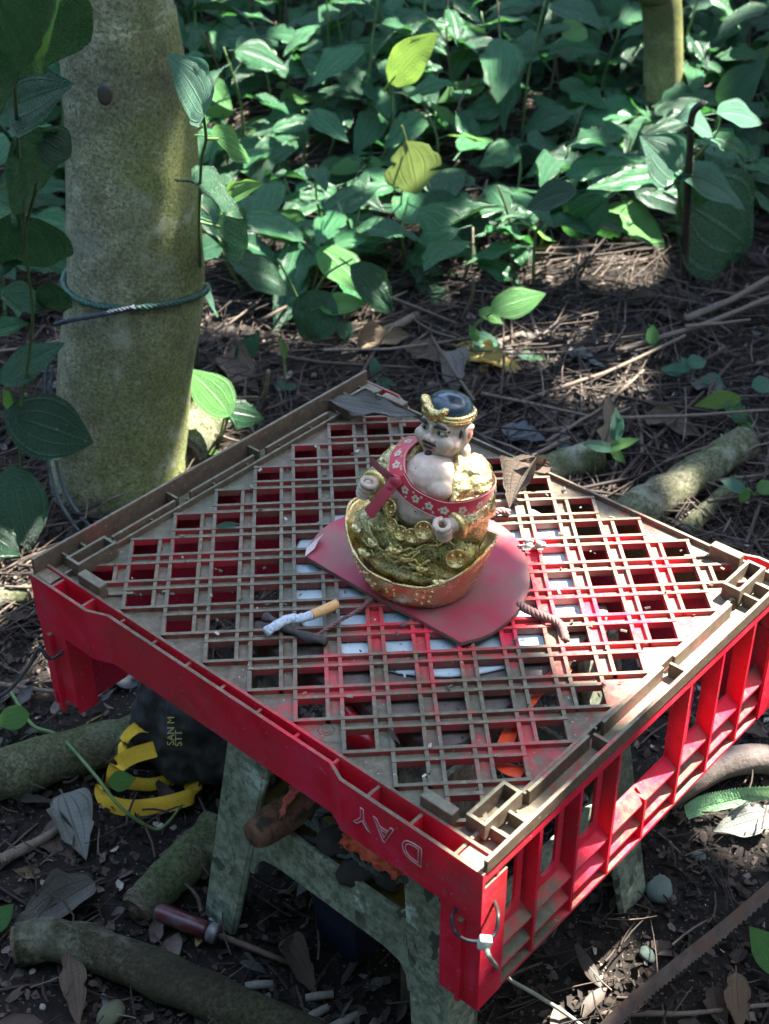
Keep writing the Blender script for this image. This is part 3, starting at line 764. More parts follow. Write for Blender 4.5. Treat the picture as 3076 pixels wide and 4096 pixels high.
variants('gd', LG, 3, wid=W(0.6, 0.75), droop=0.2, fold=0.12, ragged=0.45, cord=0.12)
for key, mt in (('xg', DRY_G), ('xb', DRY_B), ('xt', DRY_T), ('xy', DRY_Y), ('xp', DRY_P), ('xs', DRY_S)):
    variants(key, mt, 3, wid=W(0.36, 0.5), droop=W(-0.15, 0.2), fold=W(0.2, 0.55), wave=W(0.06, 0.14), curl=W(0.05, 0.3), cord=0.0, ragged=0.35, petiole=0.12, quilt=0.028)
def leaf_at(base, tip, normal, key, parent=None, name='leaf', idx=0, wscale=1.0, **kw):
    """blade whose stalk end is at base and whose tip is at tip"""
    base, tip = Vector(base), Vector(tip); x = tip - base; L = x.length; x.normalize(); z = Vector(normal)
    z = (z - x * z.dot(x)).normalized(); y = z.cross(x)
    me = LM[key][idx % len(LM[key])]
    o = bpy.data.objects.new(name, me)
    Mx = Matrix(((x.x*L, y.x*L*wscale, z.x*L, base.x), (x.y*L, y.y*L*wscale, z.y*L, base.y), (x.z*L, y.z*L*wscale, z.z*L, base.z), (0, 0, 0, 1)))
    link(o, parent, **kw)
    o.matrix_basis = (Matrix.Translation(-Vector(parent.location)) @ Mx) if parent is not None else Mx
    return o
# ------------------------------------------------------------------ undergrowth bed
rng = random.Random(23)
def bed_ok(px, py):
    if py > 760 or py < -130: return False
    if px < 430: return py < 560 or px < 90
    lim = 740 - 0.22*(px - 430) if px < 900 else 640
    if px > 1230: lim = 540
    return py < lim
def plant(x, y, h, nl, key='g', lab=None, grp=None, lean=(0, 0), size=(0.066, 0.122), name='leafy_plant', cat='plant', seedv=None):
    rg = random.Random(seedv if seedv is not None else int((x*977 + y*613)*1000))
    t = thing(name, lab, cat, (x, y, gz(x, y)), 0.0, grp)
    tip = Vector((lean[0] + rg.gauss(0, 0.03), lean[1] + rg.gauss(0, 0.03), h))
    mid = tip * 0.5 + Vector((rg.gauss(0, 0.015), rg.gauss(0, 0.015), 0.01))
    path = crom([(0, 0, -0.02), mid, tip], 5)
    MB().tube(path, [0.0034 - 0.0018*i/(len(path) - 1) for i in range(len(path))], 6).build('stem', PETB if rg.random() < 0.5 else PET, t, smooth=True)
    a0 = rg.uniform(0, 6.28)
    for k in range(nl):
        f = 0.22 + 0.78 * (k + 0.5*rg.random()) / nl
        p = path[min(len(path) - 1, int(f * (len(path) - 1)))]
        a = a0 + k * 2.4 + rg.gauss(0, 0.3); L = rg.uniform(*size) * (1.0 - 0.25*max(0, f - 0.7))
        el = rg.gauss(0.18, 0.28)
        d = Vector((math.cos(a)*math.cos(el), math.sin(a)*math.cos(el), math.sin(el)))
        base = p + d * (L * 0.34) + Vector((0, 0, 0.012))
        nrm = Vector((rg.gauss(0, 0.28), -0.22 + rg.gauss(0, 0.28), 1.0))
        tp_ = base + Vector((d.x, d.y, d.z - 0.28)).normalized() * L
        kk = key
        r_ = rg.random()
        if key == 'g': kk = 'd' if r_ < 0.16 else 'gd' if r_ < 0.30 else 'b' if r_ < 0.36 else 'g'
        o = leaf_at(Vector((x, y, gz(x, y))) + base, Vector((x, y, gz(x, y))) + tp_, nrm, kk, t, idx=rg.randrange(12))
    return t
gridp = []
y = 0.75
while y < 3.75:
    st = 0.098 + 0.015 * (y - 0.7)
    x = -2.0
    while x < 2.3:
        xx, yy = x + rng.uniform(-0.45, 0.45)*st, y + rng.uniform(-0.45, 0.45)*st
        px, py = PX((xx, yy, 0))
        if (-80 < px < 1760 or ((-420 < px < 1990) and rng.random() < 0.55)) and bed_ok(px, py) and (Vector((xx, yy)) - Vector((path[1].x, path[1].y))).length > 0.0:
            tx, ty = tree.location.x, tree.location.y
            if (xx - tx)**2 + (yy - ty)**2 > 0.15**2 and not (xx < tx + 0.3 and yy < ty and xx > tx - 0.12): gridp.append((xx, yy, px, py))
        x += st
    y += st
for xx, yy, px, py in gridp:
    edge = py > 380
    h = rng.uniform(0.10, 0.20) if edge else rng.uniform(0.16, 0.34)
    if px > 1230 and py > 300: h = rng.uniform(0.06, 0.14)
    if px < 430: lab_ = 'leafy plant growing behind and left of the thick mossy trunk'
    elif px > 1230 and py > 300: lab_ = 'short leafy plant growing around the dead upright stick'
    elif edge: lab_ = 'low leafy plant on the edge of the bed beside bare litter'
    elif px > 1300: lab_ = 'leafy plant growing beside or behind the slender olive trunk'
    elif py < 90: lab_ = 'leafy plant in the deepest shaded rows of the undergrowth bed'
    elif px < 760: lab_ = 'leafy plant in the bed just right of the thick mossy trunk'
    else: lab_ = 'leafy plant in the middle of the bed between the two trunks'
    plant(xx, yy, h, rng.choice((4, 5, 6)) if edge else rng.choice((5, 6, 7, 8)), 'g', lab_, 'undergrowth: ' + lab_)
# ------------------------------------------------------------------ plants one can pick out
def vine(name, label, cat, root, stems, leaves, stem_mat=PET, r=0.002):
    """root, stems: lists of (px, py, height); leaves: (base px,py,h, tip px,py,h, normal, key, idx, wscale)"""
    b0 = G(root[0], root[1], 0); t = thing(name, label, cat, (b0.x, b0.y, gz(b0.x, b0.y)))
    off = Vector(t.location)
    for s_ in stems:
        pts = [G(*q) - off for q in s_]
        MB().tube(crom(pts, 6), [r*(1 - 0.35*i/(len(pts)*6)) for i in range(len(crom(pts, 6)))], 6).build('stem', stem_mat, t, smooth=True)
    for L_ in leaves:
        bx_, by_, bh, tx_, ty_, th_, nr, key, idx, ws = L_
        leaf_at(G(bx_, by_, bh), G(tx_, ty_, th_), nr, key, t, idx=idx, wscale=ws)
    return t
UPC = (0.0, -0.55, 0.8); CAMN = (0.0, -0.85, 0.5)
vine('climbing_vine', 'dark broad leaved vine climbing beside the left of the thick trunk', 'vine', (60, 1180),
     [[(60, 1180, 0.0), (48, 1050, 0.06), (40, 905, 0.16), (12, 815, 0.22)], [(40, 905, 0.16), (70, 700, 0.32), (55, 520, 0.46), (80, 400, 0.55)], [(55, 520, 0.46), (40, 330, 0.6), (30, 160, 0.72)]],
     [(18, 815, 0.23, 132, 735, 0.27, (-0.2, -0.6, 0.8), 'd', 0, 1.15), (46, 905, 0.17, 205, 958, 0.13, (0.05, -0.8, 0.6), 'round', 0, 0.95),
      (30, 1040, 0.09, 62, 1190, 0.02, (0.1, -0.9, 0.5), 'round', 1, 0.9), (-30, 1150, 0.06, 48, 1200, 0.03, (-0.1, -0.6, 0.8), 'd', 1, 1.2),
      (92, 300, 0.60, 168, 345, 0.57, CAMN, 'd', 2, 1.3), (40, 325, 0.6, 108, 470, 0.48, (0.3, -0.8, 0.5), 'd', 3, 0.9), (40, 490, 0.47, 92, 610, 0.38, CAMN, 'round', 0, 0.9),
      (38, 160, 0.72, 22, 40, 0.80, (0.4, -0.9, 0.2), 'd', 4, 1.0), (30, 228, 0.66, 108, 178, 0.70, CAMN, 'd', 2, 1.1), (130, 5, 0.8, 52, 152, 0.72, (-0.7, -0.6, 0.5), 'long', 0, 1.0),
      (10, 850, 0.2, 38, 905, 0.16, (0.5, -0.6, 0.6), 'b', 0, 0.7), (0, 420, 0.5, 70, 470, 0.46, UPC, 'g', 1, 1.0), (110, 620, 0.36, 130, 690, 0.3, CAMN, 'd', 0, 1.1), (20, 640, 0.35, 110, 655, 0.33, UPC, 'd', 1, 1.2),
      (-20, 20, 0.85, 40, 60, 0.82, CAMN, 'd', 1, 1.1), (-10, 720, 0.3, 45, 690, 0.33, UPC, 'g', 2, 1.0), (-30, 590, 0.4, 40, 560, 0.42, UPC, 'd', 3, 1.1)])
vine('climbing_vine', 'green vine with a pale shining leaf climbing the right side of the thick trunk', 'vine', (430, 800),
     [[(425, 800, 0.0), (432, 600, 0.28), (430, 480, 0.40), (435, 350, 0.52), (445, 300, 0.56), (437, 232, 0.61)], [(432, 480, 0.40), (475, 490, 0.38)], [(445, 300, 0.56), (470, 300, 0.55)]],
     [(438, 236, 0.61, 398, 128, 0.67, (0.45, -0.75, 0.55), 'c', 0, 1.2), (468, 298, 0.55, 558, 337, 0.50, (0.1, -0.75, 0.65), 'b', 0, 0.7), (432, 398, 0.48, 543, 452, 0.42, (0.1, -0.6, 0.8), 'd', 0, 1.15),
      (476, 488, 0.38, 566, 537, 0.32, (0.3, -0.8, 0.5), 'gd', 0, 1.0), (480, 452, 0.40, 540, 380, 0.46, UPC, 'b', 1, 0.6), (445, 640, 0.22, 480, 675, 0.18, UPC, 'c', 1, 1.0)])
vine('young_plant', 'low plant with one sunlit and one dark leaf beside the thick trunk', 'plant', (470, 975),
     [[(468, 975, 0.0), (478, 930, 0.04), (488, 890, 0.08)], [(472, 960, 0.01), (486, 925, 0.05), (492, 892, 0.08)]],
     [(489, 888, 0.085, 412, 790, 0.14, (0.25, -0.55, 0.85), 'b', 1, 1.15), (492, 890, 0.08, 572, 905, 0.07, (-0.2, -0.75, 0.6), 'gd', 1, 1.15), (470, 985, 0.015, 440, 960, 0.03, UPC, 'y', 0, 1.0)])
vine('leafy_plant', 'plant with two long dark glossy leaves hanging over bare litter', 'plant', (650, 700),
     [[(650, 700, 0.0), (640, 640, 0.06), (600, 560, 0.14)], [(650, 700, 0.0), (700, 600, 0.10), (760, 560, 0.14)]],
     [(515, 572, 0.16, 648, 630, 0.09, (0.0, -0.6, 0.8), 'd', 0, 0.95), (772, 588, 0.13, 866, 678, 0.05, (0.1, -0.7, 0.7), 'd', 2, 0.9), (705, 648, 0.09, 640, 742, 0.02, (-0.1, -0.8, 0.55), 'd', 4, 1.25), (700, 662, 0.08, 792, 648, 0.09, UPC, 'b', 2, 0.95), (745, 700, 0.04, 748, 735, 0.03, CAMN, 'd', 1, 1.1), (520, 775, 0.02, 560, 718, 0.06, (0, -0.9, 0.45), 'd', 3, 1.2)])
vine('leafy_plant', 'plant carrying one large upright yellow green leaf above the undergrowth', 'plant', (840, 330), [[(840, 330, 0.0), (845, 250, 0.18), (850, 172, 0.34)]],
     [(850, 168, 0.345, 938, 72, 0.42, (-0.35, -0.85, 0.35), 'y', 0, 1.15)])
vine('leafy_plant', 'plant with a pale scorched leaf hanging brown tip down', 'plant', (860, 520), [[(862, 520, 0.0), (868, 420, 0.12), (878, 322, 0.24)]],
     [(880, 318, 0.245, 905, 432, 0.14, (0.05, -0.95, 0.25), 'burn', 0, 1.25), (940, 430, 0.1, 985, 560, 0.0, (0.1, -0.85, 0.5), 'd', 2, 1.2), (960, 460, 0.1, 1090, 445, 0.11, UPC, 'g', 3, 1.0), (1000, 500, 0.08, 1085, 480, 0.1, UPC, 'd', 3, 1.1)])
st = vine('leafy_plant', 'plant with broad drooping leaves around a dead brown stick', 'plant', (1478, 600),
     [[(1478, 600, 0.0), (1470, 480, 0.12), (1462, 378, 0.23)], [(1490, 560, 0.03), (1500, 460, 0.12)], [(1462, 378, 0.23), (1540, 300, 0.30), (1560, 240, 0.36)]],
     [(1458, 378, 0.24, 1270, 396, 0.24, (-0.05, -0.5, 0.85), 'g', 0, 0.85), (1460, 376, 0.24, 1405, 300, 0.31, (-0.1, -0.75, 0.6), 'c', 1, 1.1), (1470, 374, 0.24, 1640, 432, 0.18, (0.1, -0.5, 0.85), 'c', 0, 0.8),
      (1500, 452, 0.13, 1652, 545, 0.02, (0.0, -0.9, 0.45), 'round', 0, 1.0), (1500, 440, 0.14, 1480, 350, 0.24, CAMN, 'g', 4, 1.0), (1540, 300, 0.30, 1490, 235, 0.37, UPC, 'c', 2, 1.0), (1560, 245, 0.36, 1665, 250, 0.34, (0, -0.6, 0.8), 'c', 0, 0.9),
      (1545, 300, 0.3, 1640, 330, 0.27, UPC, 'g', 2, 1.0), (1300, 440, 0.16, 1190, 520, 0.07, (0.0, -0.85, 0.5), 'g', 1, 0.95), (1330, 470, 0.12, 1280, 520, 0.06, CAMN, 'gd', 1, 0.9), (1230, 415, 0.2, 1130, 440, 0.18, UPC, 'd', 1, 1.0)])
vine('seedling', 'seedling with one large bright leaf above small toothed ones in bare litter', 'seedling', (1010, 800),
     [[(1012, 800, 0.0), (1018, 745, 0.03), (1030, 700, 0.06), (1075, 668, 0.09)]],
     [(1072, 668, 0.095, 1182, 630, 0.11, (-0.1, -0.7, 0.7), 'b', 0, 1.05), (1040, 672, 0.08, 1088, 695, 0.07, UPC, 'b', 1, 0.9), (1025, 738, 0.035, 1085, 742, 0.03, UPC, 'c', 1, 1.1), (1030, 735, 0.04, 1015, 700, 0.06, UPC, 'b', 2, 1.0)])
vine('seedling', 'thin seedling with four narrow leaves behind the right of the crate', 'seedling', (1290, 1000),
     [[(1290, 1000, 0.0), (1312, 940, 0.045), (1325, 895, 0.075), (1332, 872, 0.095)]],
     [(1330, 945, 0.09, 1335, 885, 0.13, (0.2, -0.9, 0.4), 'c', 0, 0.9), (1318, 970, 0.05, 1262, 955, 0.06, UPC, 'c', 2, 0.7), (1320, 968, 0.05, 1378, 945, 0.07, UPC, 'b', 1, 0.6), (1322, 975, 0.045, 1355, 1000, 0.03, UPC, 'b', 0, 0.9)], PETB, 0.0014)
vine('seedling', 'tiny seedling with blue green leaves on dark litter', 'seedling', (1500, 850), [[(1500, 850, 0.0), (1496, 815, 0.02), (1490, 790, 0.04)]],
     [(1490, 792, 0.04, 1455, 800, 0.04, UPC, 'c', 0, 1.1), (1490, 786, 0.045, 1530, 775, 0.045, UPC, 'c', 1, 1.0), (1482, 788, 0.04, 1472, 770, 0.05, UPC, 'c', 2, 1.2), (1525, 815, 0.03, 1562, 828, 0.03, UPC, 'c', 1, 1.1), (1475, 805, 0.03, 1425, 790, 0.03, UPC, 'c', 2, 1.0)])
vine('seedling', 'small green plant at the broken end of the right hand log', 'seedling', (1640, 1110), [[(1640, 1110, 0.0), (1632, 1075, 0.03), (1615, 1055, 0.05)]],
     [(1605, 1058, 0.05, 1560, 1035, 0.06, UPC, 'c', 0, 1.1), (1612, 1058, 0.05, 1600, 1090, 0.03, (0, -0.9, 0.45), 'b', 0, 1.25), (1640, 1060, 0.05, 1680, 1040, 0.05, UPC, 'b', 2, 1.0)])
vine('seedling', 'sprout with one folded yellow green leaf behind the crate', 'seedling', (614, 850), [[(614, 850, 0.0), (616, 810, 0.025), (612, 770, 0.05)]],
     [(614, 772, 0.05, 606, 722, 0.08, (0.75, -0.6, 0.2), 'y', 1, 0.7), (616, 838, 0.012, 590, 825, 0.018, UPC, 'c', 1, 1.2), (618, 838, 0.012, 645, 832, 0.014, UPC, 'c', 0, 1.1)])
vine('seedling', 'blue green sprout at the back corner of the crate', 'seedling', (815, 850), [[(815, 850, 0.0), (813, 815, 0.02)]],
     [(814, 815, 0.02, 806, 770, 0.05, CAMN, 'c', 0, 1.0), (818, 830, 0.012, 856, 828, 0.014, UPC, 'c', 2, 1.3)])
vine('seedling', 'single upright round leaf on a thin stalk', 'seedling', (1400, 790), [[(1398, 790, 0.0), (1404, 750, 0.025), (1408, 735, 0.035)]], [(1408, 738, 0.035, 1412, 700, 0.055, (0.1, -0.95, 0.3), 'roundb', 0, 0.9)])
vine('seedling', 'little plant with a yellowed folded leaf beside the log tip', 'seedling', (1610, 960), [[(1612, 960, 0.0), (1600, 915, 0.02), (1575, 880, 0.045)]],
     [(1590, 862, 0.05, 1500, 872, 0.045, (0, -0.6, 0.8), 'y', 1, 0.75), (1570, 880, 0.045, 1630, 905, 0.025, UPC, 'gd', 0, 1.2), (1630, 835, 0.04, 1680, 825, 0.04, UPC, 'c', 1, 1.0), (1612, 910, 0.02, 1606, 950, 0.005, CAMN, 'b', 1, 1.2)])
vine('seedling', 'small green leaf pair in the litter near the yellow brown leaf', 'seedling', (1150, 785), [[(1150, 785, 0.0), (1150, 770, 0.01)]], [(1150, 772, 0.012, 1118, 762, 0.018, UPC, 'c', 2, 1.1), (1150, 772, 0.012, 1180, 775, 0.014, UPC, 'g', 0, 1.1)])
vine('creeping_plant', 'long pale green runner with heart shaped leaves lying by the yellow strap', 'creeper', (130, 1592),
     [[(20, 1490, 0.015), (45, 1530, 0.02), (75, 1570, 0.03), (130, 1592, 0.045), (200, 1668, 0.05), (262, 1745, 0.035), (330, 1790, 0.012), (360, 1780, 0.012), (392, 1740, 0.012)]],
     [(52, 1545, 0.03, -12, 1560, 0.03, (0.0, -0.6, 0.8), 'roundb', 0, 0.95), (243, 1690, 0.05, 292, 1682, 0.055, (0, -0.7, 0.7), 'roundb', 1, 0.95)], PET, 0.0022)
# dead stick carrying the plant
b0 = G(1478, 610, 0)
stick = thing('dead_stick', 'dark upright dead stick standing among broad leaves', 'stick', (b0.x, b0.y, 0))
local(MB().tube(crom([G(1478, 612, 0), G(1482, 480, 0.13), G(1490, 330, 0.28), G(1495, 250, 0.36), G(1518, 222, 0.385)], 6), [0.007]*6 + [0.006]*6 + [0.005]*13, 8), stick).build('stem', simple('dead_stick_bark', (0.02, 0.016, 0.012), (0.06, 0.045, 0.035), 70, 0.8), stick, smooth=True)

# ------------------------------------------------------------------ unseen canopy of the trees, gaps shaped to drop sun on chosen spots
FLECKS = [  # (px, py, height, radius): where the photograph shows sun
    (1480, 1265, H, 0.055), (1400, 1300, H, 0.05), (1560, 1230, H, 0.05), (1300, 1260, H, 0.028), (1580, 1330, H, 0.05), (1500, 1400, H, 0.035), (1380, 1230, H, 0.03), (1640, 1260, H, 0.05), (1440, 1480, H, 0.02), (1620, 1440, 0.28, 0.035),
    (1110, 1090, H, 0.020), (1165, 1050, H, 0.016), (1085, 1140, H, 0.012), (1010, 990, H + 0.11, 0.011), (1025, 1030, H + 0.1, 0.010),
    (430, 925, 0.03, 0.045), (455, 850, 0.11, 0.035), (1030, 1905, H, 0.016), (1000, 1985, 0.28, 0.010), (1130, 1780, H, 0.016), (1060, 1860, H, 0.012),
    (385, 370, 0.55, 0.018), (355, 420, 0.5, 0.018), (60, 1270, 0, 0.04), (160, 1430, 0, 0.035), (10, 1330, 0, 0.04), (215, 1430, 0, 0.03),
    (905, 115, 0.38, 0.05), (890, 360, 0.2, 0.02), (780, 190, 0.25, 0.03), (1450, 330, 0.27, 0.03), (1590, 260, 0.35, 0.04), (1320, 390, 0.24, 0.03), (450, 190, 0.63, 0.03), (570, 230, 0.3, 0.04), (690, 60, 0.3, 0.05), (1100, 60, 0.3, 0.05), (980, 250, 0.3, 0.03), (480, 30, 0.3, 0.05), (1210, 180, 0.3, 0.04), (620, 400, 0.2, 0.03),
    (830, 630, 0.09, 0.010), (600, 590, 0.13, 0.010), (1125, 645, 0.1, 0.016), (1250, 2080, 0, 0.04), (1180, 2150, 0, 0.03), (1620, 1730, 0.02, 0.03), (1500, 1030, 0.05, 0.015), (1330, 910, 0.1, 0.012), (1560, 160, 0.3, 0.05), (1450, 60, 0.6, 0.02)]
FLECKS += [(1250, 1330, H, 0.022), (1330, 1385, H, 0.03), (1240, 1190, H, 0.022), (1430, 1400, H, 0.035), (1340, 1180, H, 0.025), (1600, 1500, 0.25, 0.035), (1500, 1610, 0.25, 0.025), (1640, 1400, 0.30, 0.04), (1190, 1120, H, 0.014), (1560, 1300, H, 0.05), (1480, 1340, H, 0.04)]
_r = random.Random(101)
FLECKS += [(_r.uniform(440, 1650), _r.uniform(-20, 310), _r.uniform(0.15, 0.32), _r.choice((0.02, 0.03, 0.045, 0.06))) for _ in range(34)]  # random extra gaps, added to brighten the leaf bed
lines = [(G(x, y, z), r*(1.3 if z == H and x > 1230 else 1.0)) for x, y, z, r in FLECKS]
b = MB(); rng = random.Random(77); kept = 0
zc0 = 4.3
for layer in range(3):
    st = 0.085
    yy = -1.2
    while yy < 4.6:
        xx = -2.0
        while xx < 2.4:
            z = zc0 + 0.3*layer + rng.uniform(-0.1, 0.1)
            c = Vector((xx + rng.uniform(-.5, .5)*st, yy + rng.uniform(-.5, .5)*st, 0)) + SUN * (z / SUN.z)
            L = rng.uniform(0.15, 0.21); ok = True
            ang = rng.uniform(0, 6.28); ca, sa_ = math.cos(ang), math.sin(ang)
            for p, r in lines:
                d = c - p; d -= SUN * d.dot(SUN); dl = d.length
                if dl > r + 0.11: continue
                # reach of the blade towards that ray
                hx, hy = d.x - SUN.x*d.z/SUN.z, d.y - SUN.y*d.z/SUN.z; hl = math.hypot(hx, hy) + 1e-9
                cu, cv = (hx*ca + hy*sa_)/hl, (-hx*sa_ + hy*ca)/hl
                if hl < r*1.1 + 1/math.sqrt((cu/(L*0.5))**2 + (cv/(L*0.36))**2): ok = False; break
            if ok:
                kept += 1
                Mx = Matrix.Translation(c) @ Matrix.Rotation(ang, 4, 'Z') @ Matrix.Rotation(rng.gauss(0, 0.2), 4, 'X') @ Matrix.Rotation(rng.gauss(0, 0.2), 4, 'Y')
                w = L * 0.36
                b.add([Mx @ Vector(q) for q in ((-L/2, 0, 0), (-L*0.25, -w*0.8, 0.01), (L*0.1, -w, 0.012), (L*0.5, 0, -0.02), (L*0.1, w, 0.012), (-L*0.25, w*0.8, 0.01))], [(0, 1, 2, 3), (0, 3, 4, 5)])
            xx += st
        yy += st
# small leaves added round the gaps to trim the sun flecks
for p0, r0 in lines:
    ext = r0 + 0.20; st = 0.034; n_ = int(ext / st)
    for i in range(-n_, n_ + 1):
        for j in range(-n_, n_ + 1):
            z = zc0 - 0.25 + rng.uniform(-0.08, 0.08)
            q0 = p0 + SUN * ((z - p0.z) / SUN.z) + Vector(((i + rng.uniform(-.5, .5))*st, (j + rng.uniform(-.5, .5))*st, 0))
            L = rng.uniform(0.05, 0.075); ok = True
            for p, r in lines:
                d = q0 - p; hx, hy = d.x - SUN.x*d.z/SUN.z, d.y - SUN.y*d.z/SUN.z
                if hx*hx + hy*hy < (r*1.1 + L*0.45)**2: ok = False; break
            if ok:
                Mx = Matrix.Translation(q0) @ Matrix.Rotation(rng.uniform(0, 6.28), 4, 'Z') @ Matrix.Rotation(rng.gauss(0, 0.25), 4, 'X'); w = L*0.4
                b.add([Mx @ Vector(q) for q in ((-L/2, 0, 0), (0, -w, 0.006), (L*0.5, 0, -0.008), (0, w, 0.006))], [(0, 1, 2, 3)])
local(b, tree).build('crown', LG, tree, kind='stuff')
tops = [Vector((0.9, 1.0, 4.4)), Vector((2.6, 2.4, 4.6)), Vector((0.6, 3.0, 4.6)), Vector((2.5, 0.3, 4.4)), Vector((1.6, 4.0, 4.7))]
for k, q in enumerate(tops):
    s0 = path[-3] + Vector((0, 0, 0.15*k)); mid = (s0 + q)/2 + Vector((0, 0, 0.25))
    local(MB().tube(crom([s0, mid, q], 6), [0.04 - 0.0022*i for i in range(13)], 8), tree).build('limb', M_BARK, tree, smooth=True)
# crown of the slender tree
b = MB(); c0 = Vector((pts[-1].x, pts[-1].y, 3.3))
for i in range(900):
    c = c0 + Vector((rng.gauss(0.2, 0.55), rng.gauss(0.9, 0.5), rng.gauss(0.3, 0.25))); L = rng.uniform(0.10, 0.16); w = L*0.36
    if any(((c - p) - SUN*(c - p).dot(SUN)).length < r + L*0.5 for p, r in lines): continue
    Mx = Matrix.Translation(c) @ Matrix.Rotation(rng.uniform(0, 6.28), 4, 'Z') @ Matrix.Rotation(rng.gauss(0, 0.4), 4, 'X')
    b.add([Mx @ Vector(q) for q in ((-L/2, 0, 0), (0, -w, 0.012), (L*0.5, 0, -0.02), (0, w, 0.012))], [(0, 1, 2, 3)])
local(b, t2).build('crown', LG, t2, kind='stuff')

# ------------------------------------------------------------------ out-of-view thicket ring, added to block low sky light
b = MB(); rng = random.Random(55)
for i in range(11000):
    a = rng.uniform(0, 2*PI); rr_ = 2.45 + 2.4*rng.random()**1.5; z = 2.3*rng.random()**0.85
    c = Vector((0.2 + rr_*math.cos(a), 1.35 + rr_*math.sin(a), z)); L = rng.uniform(0.14, 0.30); w = L*0.33
    if c.y > 0:
        px, py = PX(c) if (c - CAM).dot(FWD) > 0.1 else (0, -999)
        if -500 < px < 2200 and py > -160: continue
    if any(((c - p) - SUN*(c - p).dot(SUN)).length < r + L*0.5 for p, r in lines): continue
    Mx = Matrix.Translation(c) @ Matrix.Rotation(rng.uniform(0, 6.28), 4, 'Z') @ Matrix.Rotation(rng.gauss(0.6, 0.5), 4, 'X') @ Matrix.Rotation(rng.gauss(0, 0.4), 4, 'Y')
    b.add([Mx @ Vector(q) for q in ((-L/2, 0, 0), (-L*0.2, -w, 0.012), (L*0.15, -w*0.9, 0.0), (L*0.5, 0, -0.03), (L*0.15, w*0.9, 0.0), (-L*0.2, w, 0.012))], [(0, 1, 2, 3), (0, 3, 4, 5)])
b.build('thicket', LD, None, kind='stuff', label='dense dark green thicket added out of view to block low sky light', cat='thicket')
# ------------------------------------------------------------------ things on the crate
ZT = H + 0.0003
M_HEART = simple('faded_red_board', (0.27, 0.015, 0.034), (0.35, 0.035, 0.060), 14, 0.62, 0.2, 0.0006, dirt=(0.22, 0.085, 0.075), dscale=16, dlo=0.46, dhi=0.62)
M_EDGE = simple('board_edge', (0.10, 0.05, 0.04), (0.18, 0.09, 0.07), 60, 0.8)
hp = crom([(-0.084, 0.034, 0), (-0.069, 0.061, 0), (-0.047, 0.078, 0), (-0.018, 0.087, 0), (0.014, 0.086, 0), (0.044, 0.078, 0), (0.066, 0.065, 0), (0.081, 0.048, 0), (0.090, 0.022, 0), (0.0915, -0.007, 0), (0.087, -0.033, 0), (0.073, -0.060, 0), (0.052, -0.081, 0), (0.029, -0.090, 0)], 4)
poly = [(p.x, p.y) for p in hp] + [(0.0, -0.061), (-0.035, -0.0285), (-0.063, 0.0005), (-0.085, 0.024)]
board = thing('heart_board', 'faded red heart shaped board lying under the figurine', 'board', (0.005, 0.0, ZT))
poly = [(x - 0.005, y) for x, y in reversed(poly)]
fix_normals(MB().prism(poly, 0.0, 0.0026).build('backing', M_EDGE, board))
fix_normals(MB().prism([(x*0.997, y*0.997) for x, y in poly], 0.0027, 0.0032).build('face_sheet', M_HEART, board))
b = MB(); b.add([(-0.090, 0.022, 0.0036), (-0.0885, 0.0335, 0.0036), (-0.081, 0.044, 0.0040), (-0.074, 0.044, 0.0095), (-0.079, 0.036, 0.0085), (-0.082, 0.029, 0.0060)], [(0, 1, 5), (1, 4, 5), (1, 2, 4), (2, 3, 4)])
b.build('torn_film', simple('torn_clear_film', (0.45, 0.36, 0.34), (0.6, 0.52, 0.5), 80, 0.35), board, smooth=True)
ZB = ZT + 0.0034

def gold(name, base=(0.66, 0.48, 0.12), dirt=(0.055, 0.055, 0.018), amt=0.5, rough=0.30, bs=0.6, sc=1.0, metal=0.9):
    n = NT(name); v = n.obj()
    f_ = n.noise(v, 620*sc, 5, 0.7); g = n.noise(v, 130*sc, 4, 0.65); l = n.noise(v, 45, 3, 0.6)
    c = n.mix(n.ramp(l, [(0.35, 0.0), (0.65, 1.0)]), base, (base[0]*1.12, base[1]*1.12, base[2]*1.8))
    k = n.ramp(n.math('ADD', n.math('MULTIPLY', f_, 0.6), n.math('MULTIPLY', g, 0.5)), [(0.62 - 0.28*amt, 1.0), (0.72 - 0.10*amt, 0.0)])
    c = n.mix(n.math('MULTIPLY', k, min(1.0, amt*1.7)), c, dirt)
    return n.done(n.bsdf(c, n.ramp(g, [(0.3, rough - 0.06), (0.7, rough + 0.18)]), n.bump(n.math('ADD', n.math('MULTIPLY', g, 1.5), f_), bs, 0.0026), Metallic=metal))
M_GOLD = gold('worn_gold_robe', (0.92, 0.74, 0.28), amt=0.44, rough=0.22, bs=0.5, metal=1.0)
M_GOLD2 = gold('bright_gold', (0.95, 0.75, 0.26), amt=0.24, rough=0.20, bs=0.4, metal=1.0)
M_GOLDL = gold('lap_gold', (0.80, 0.66, 0.22), (0.045, 0.052, 0.018), amt=0.56, rough=0.26, bs=0.6)
M_BOAT = gold('ingot_gold', (0.92, 0.68, 0.26), (0.16, 0.085, 0.03), amt=0.22, rough=0.17, bs=0.12, sc=0.7)
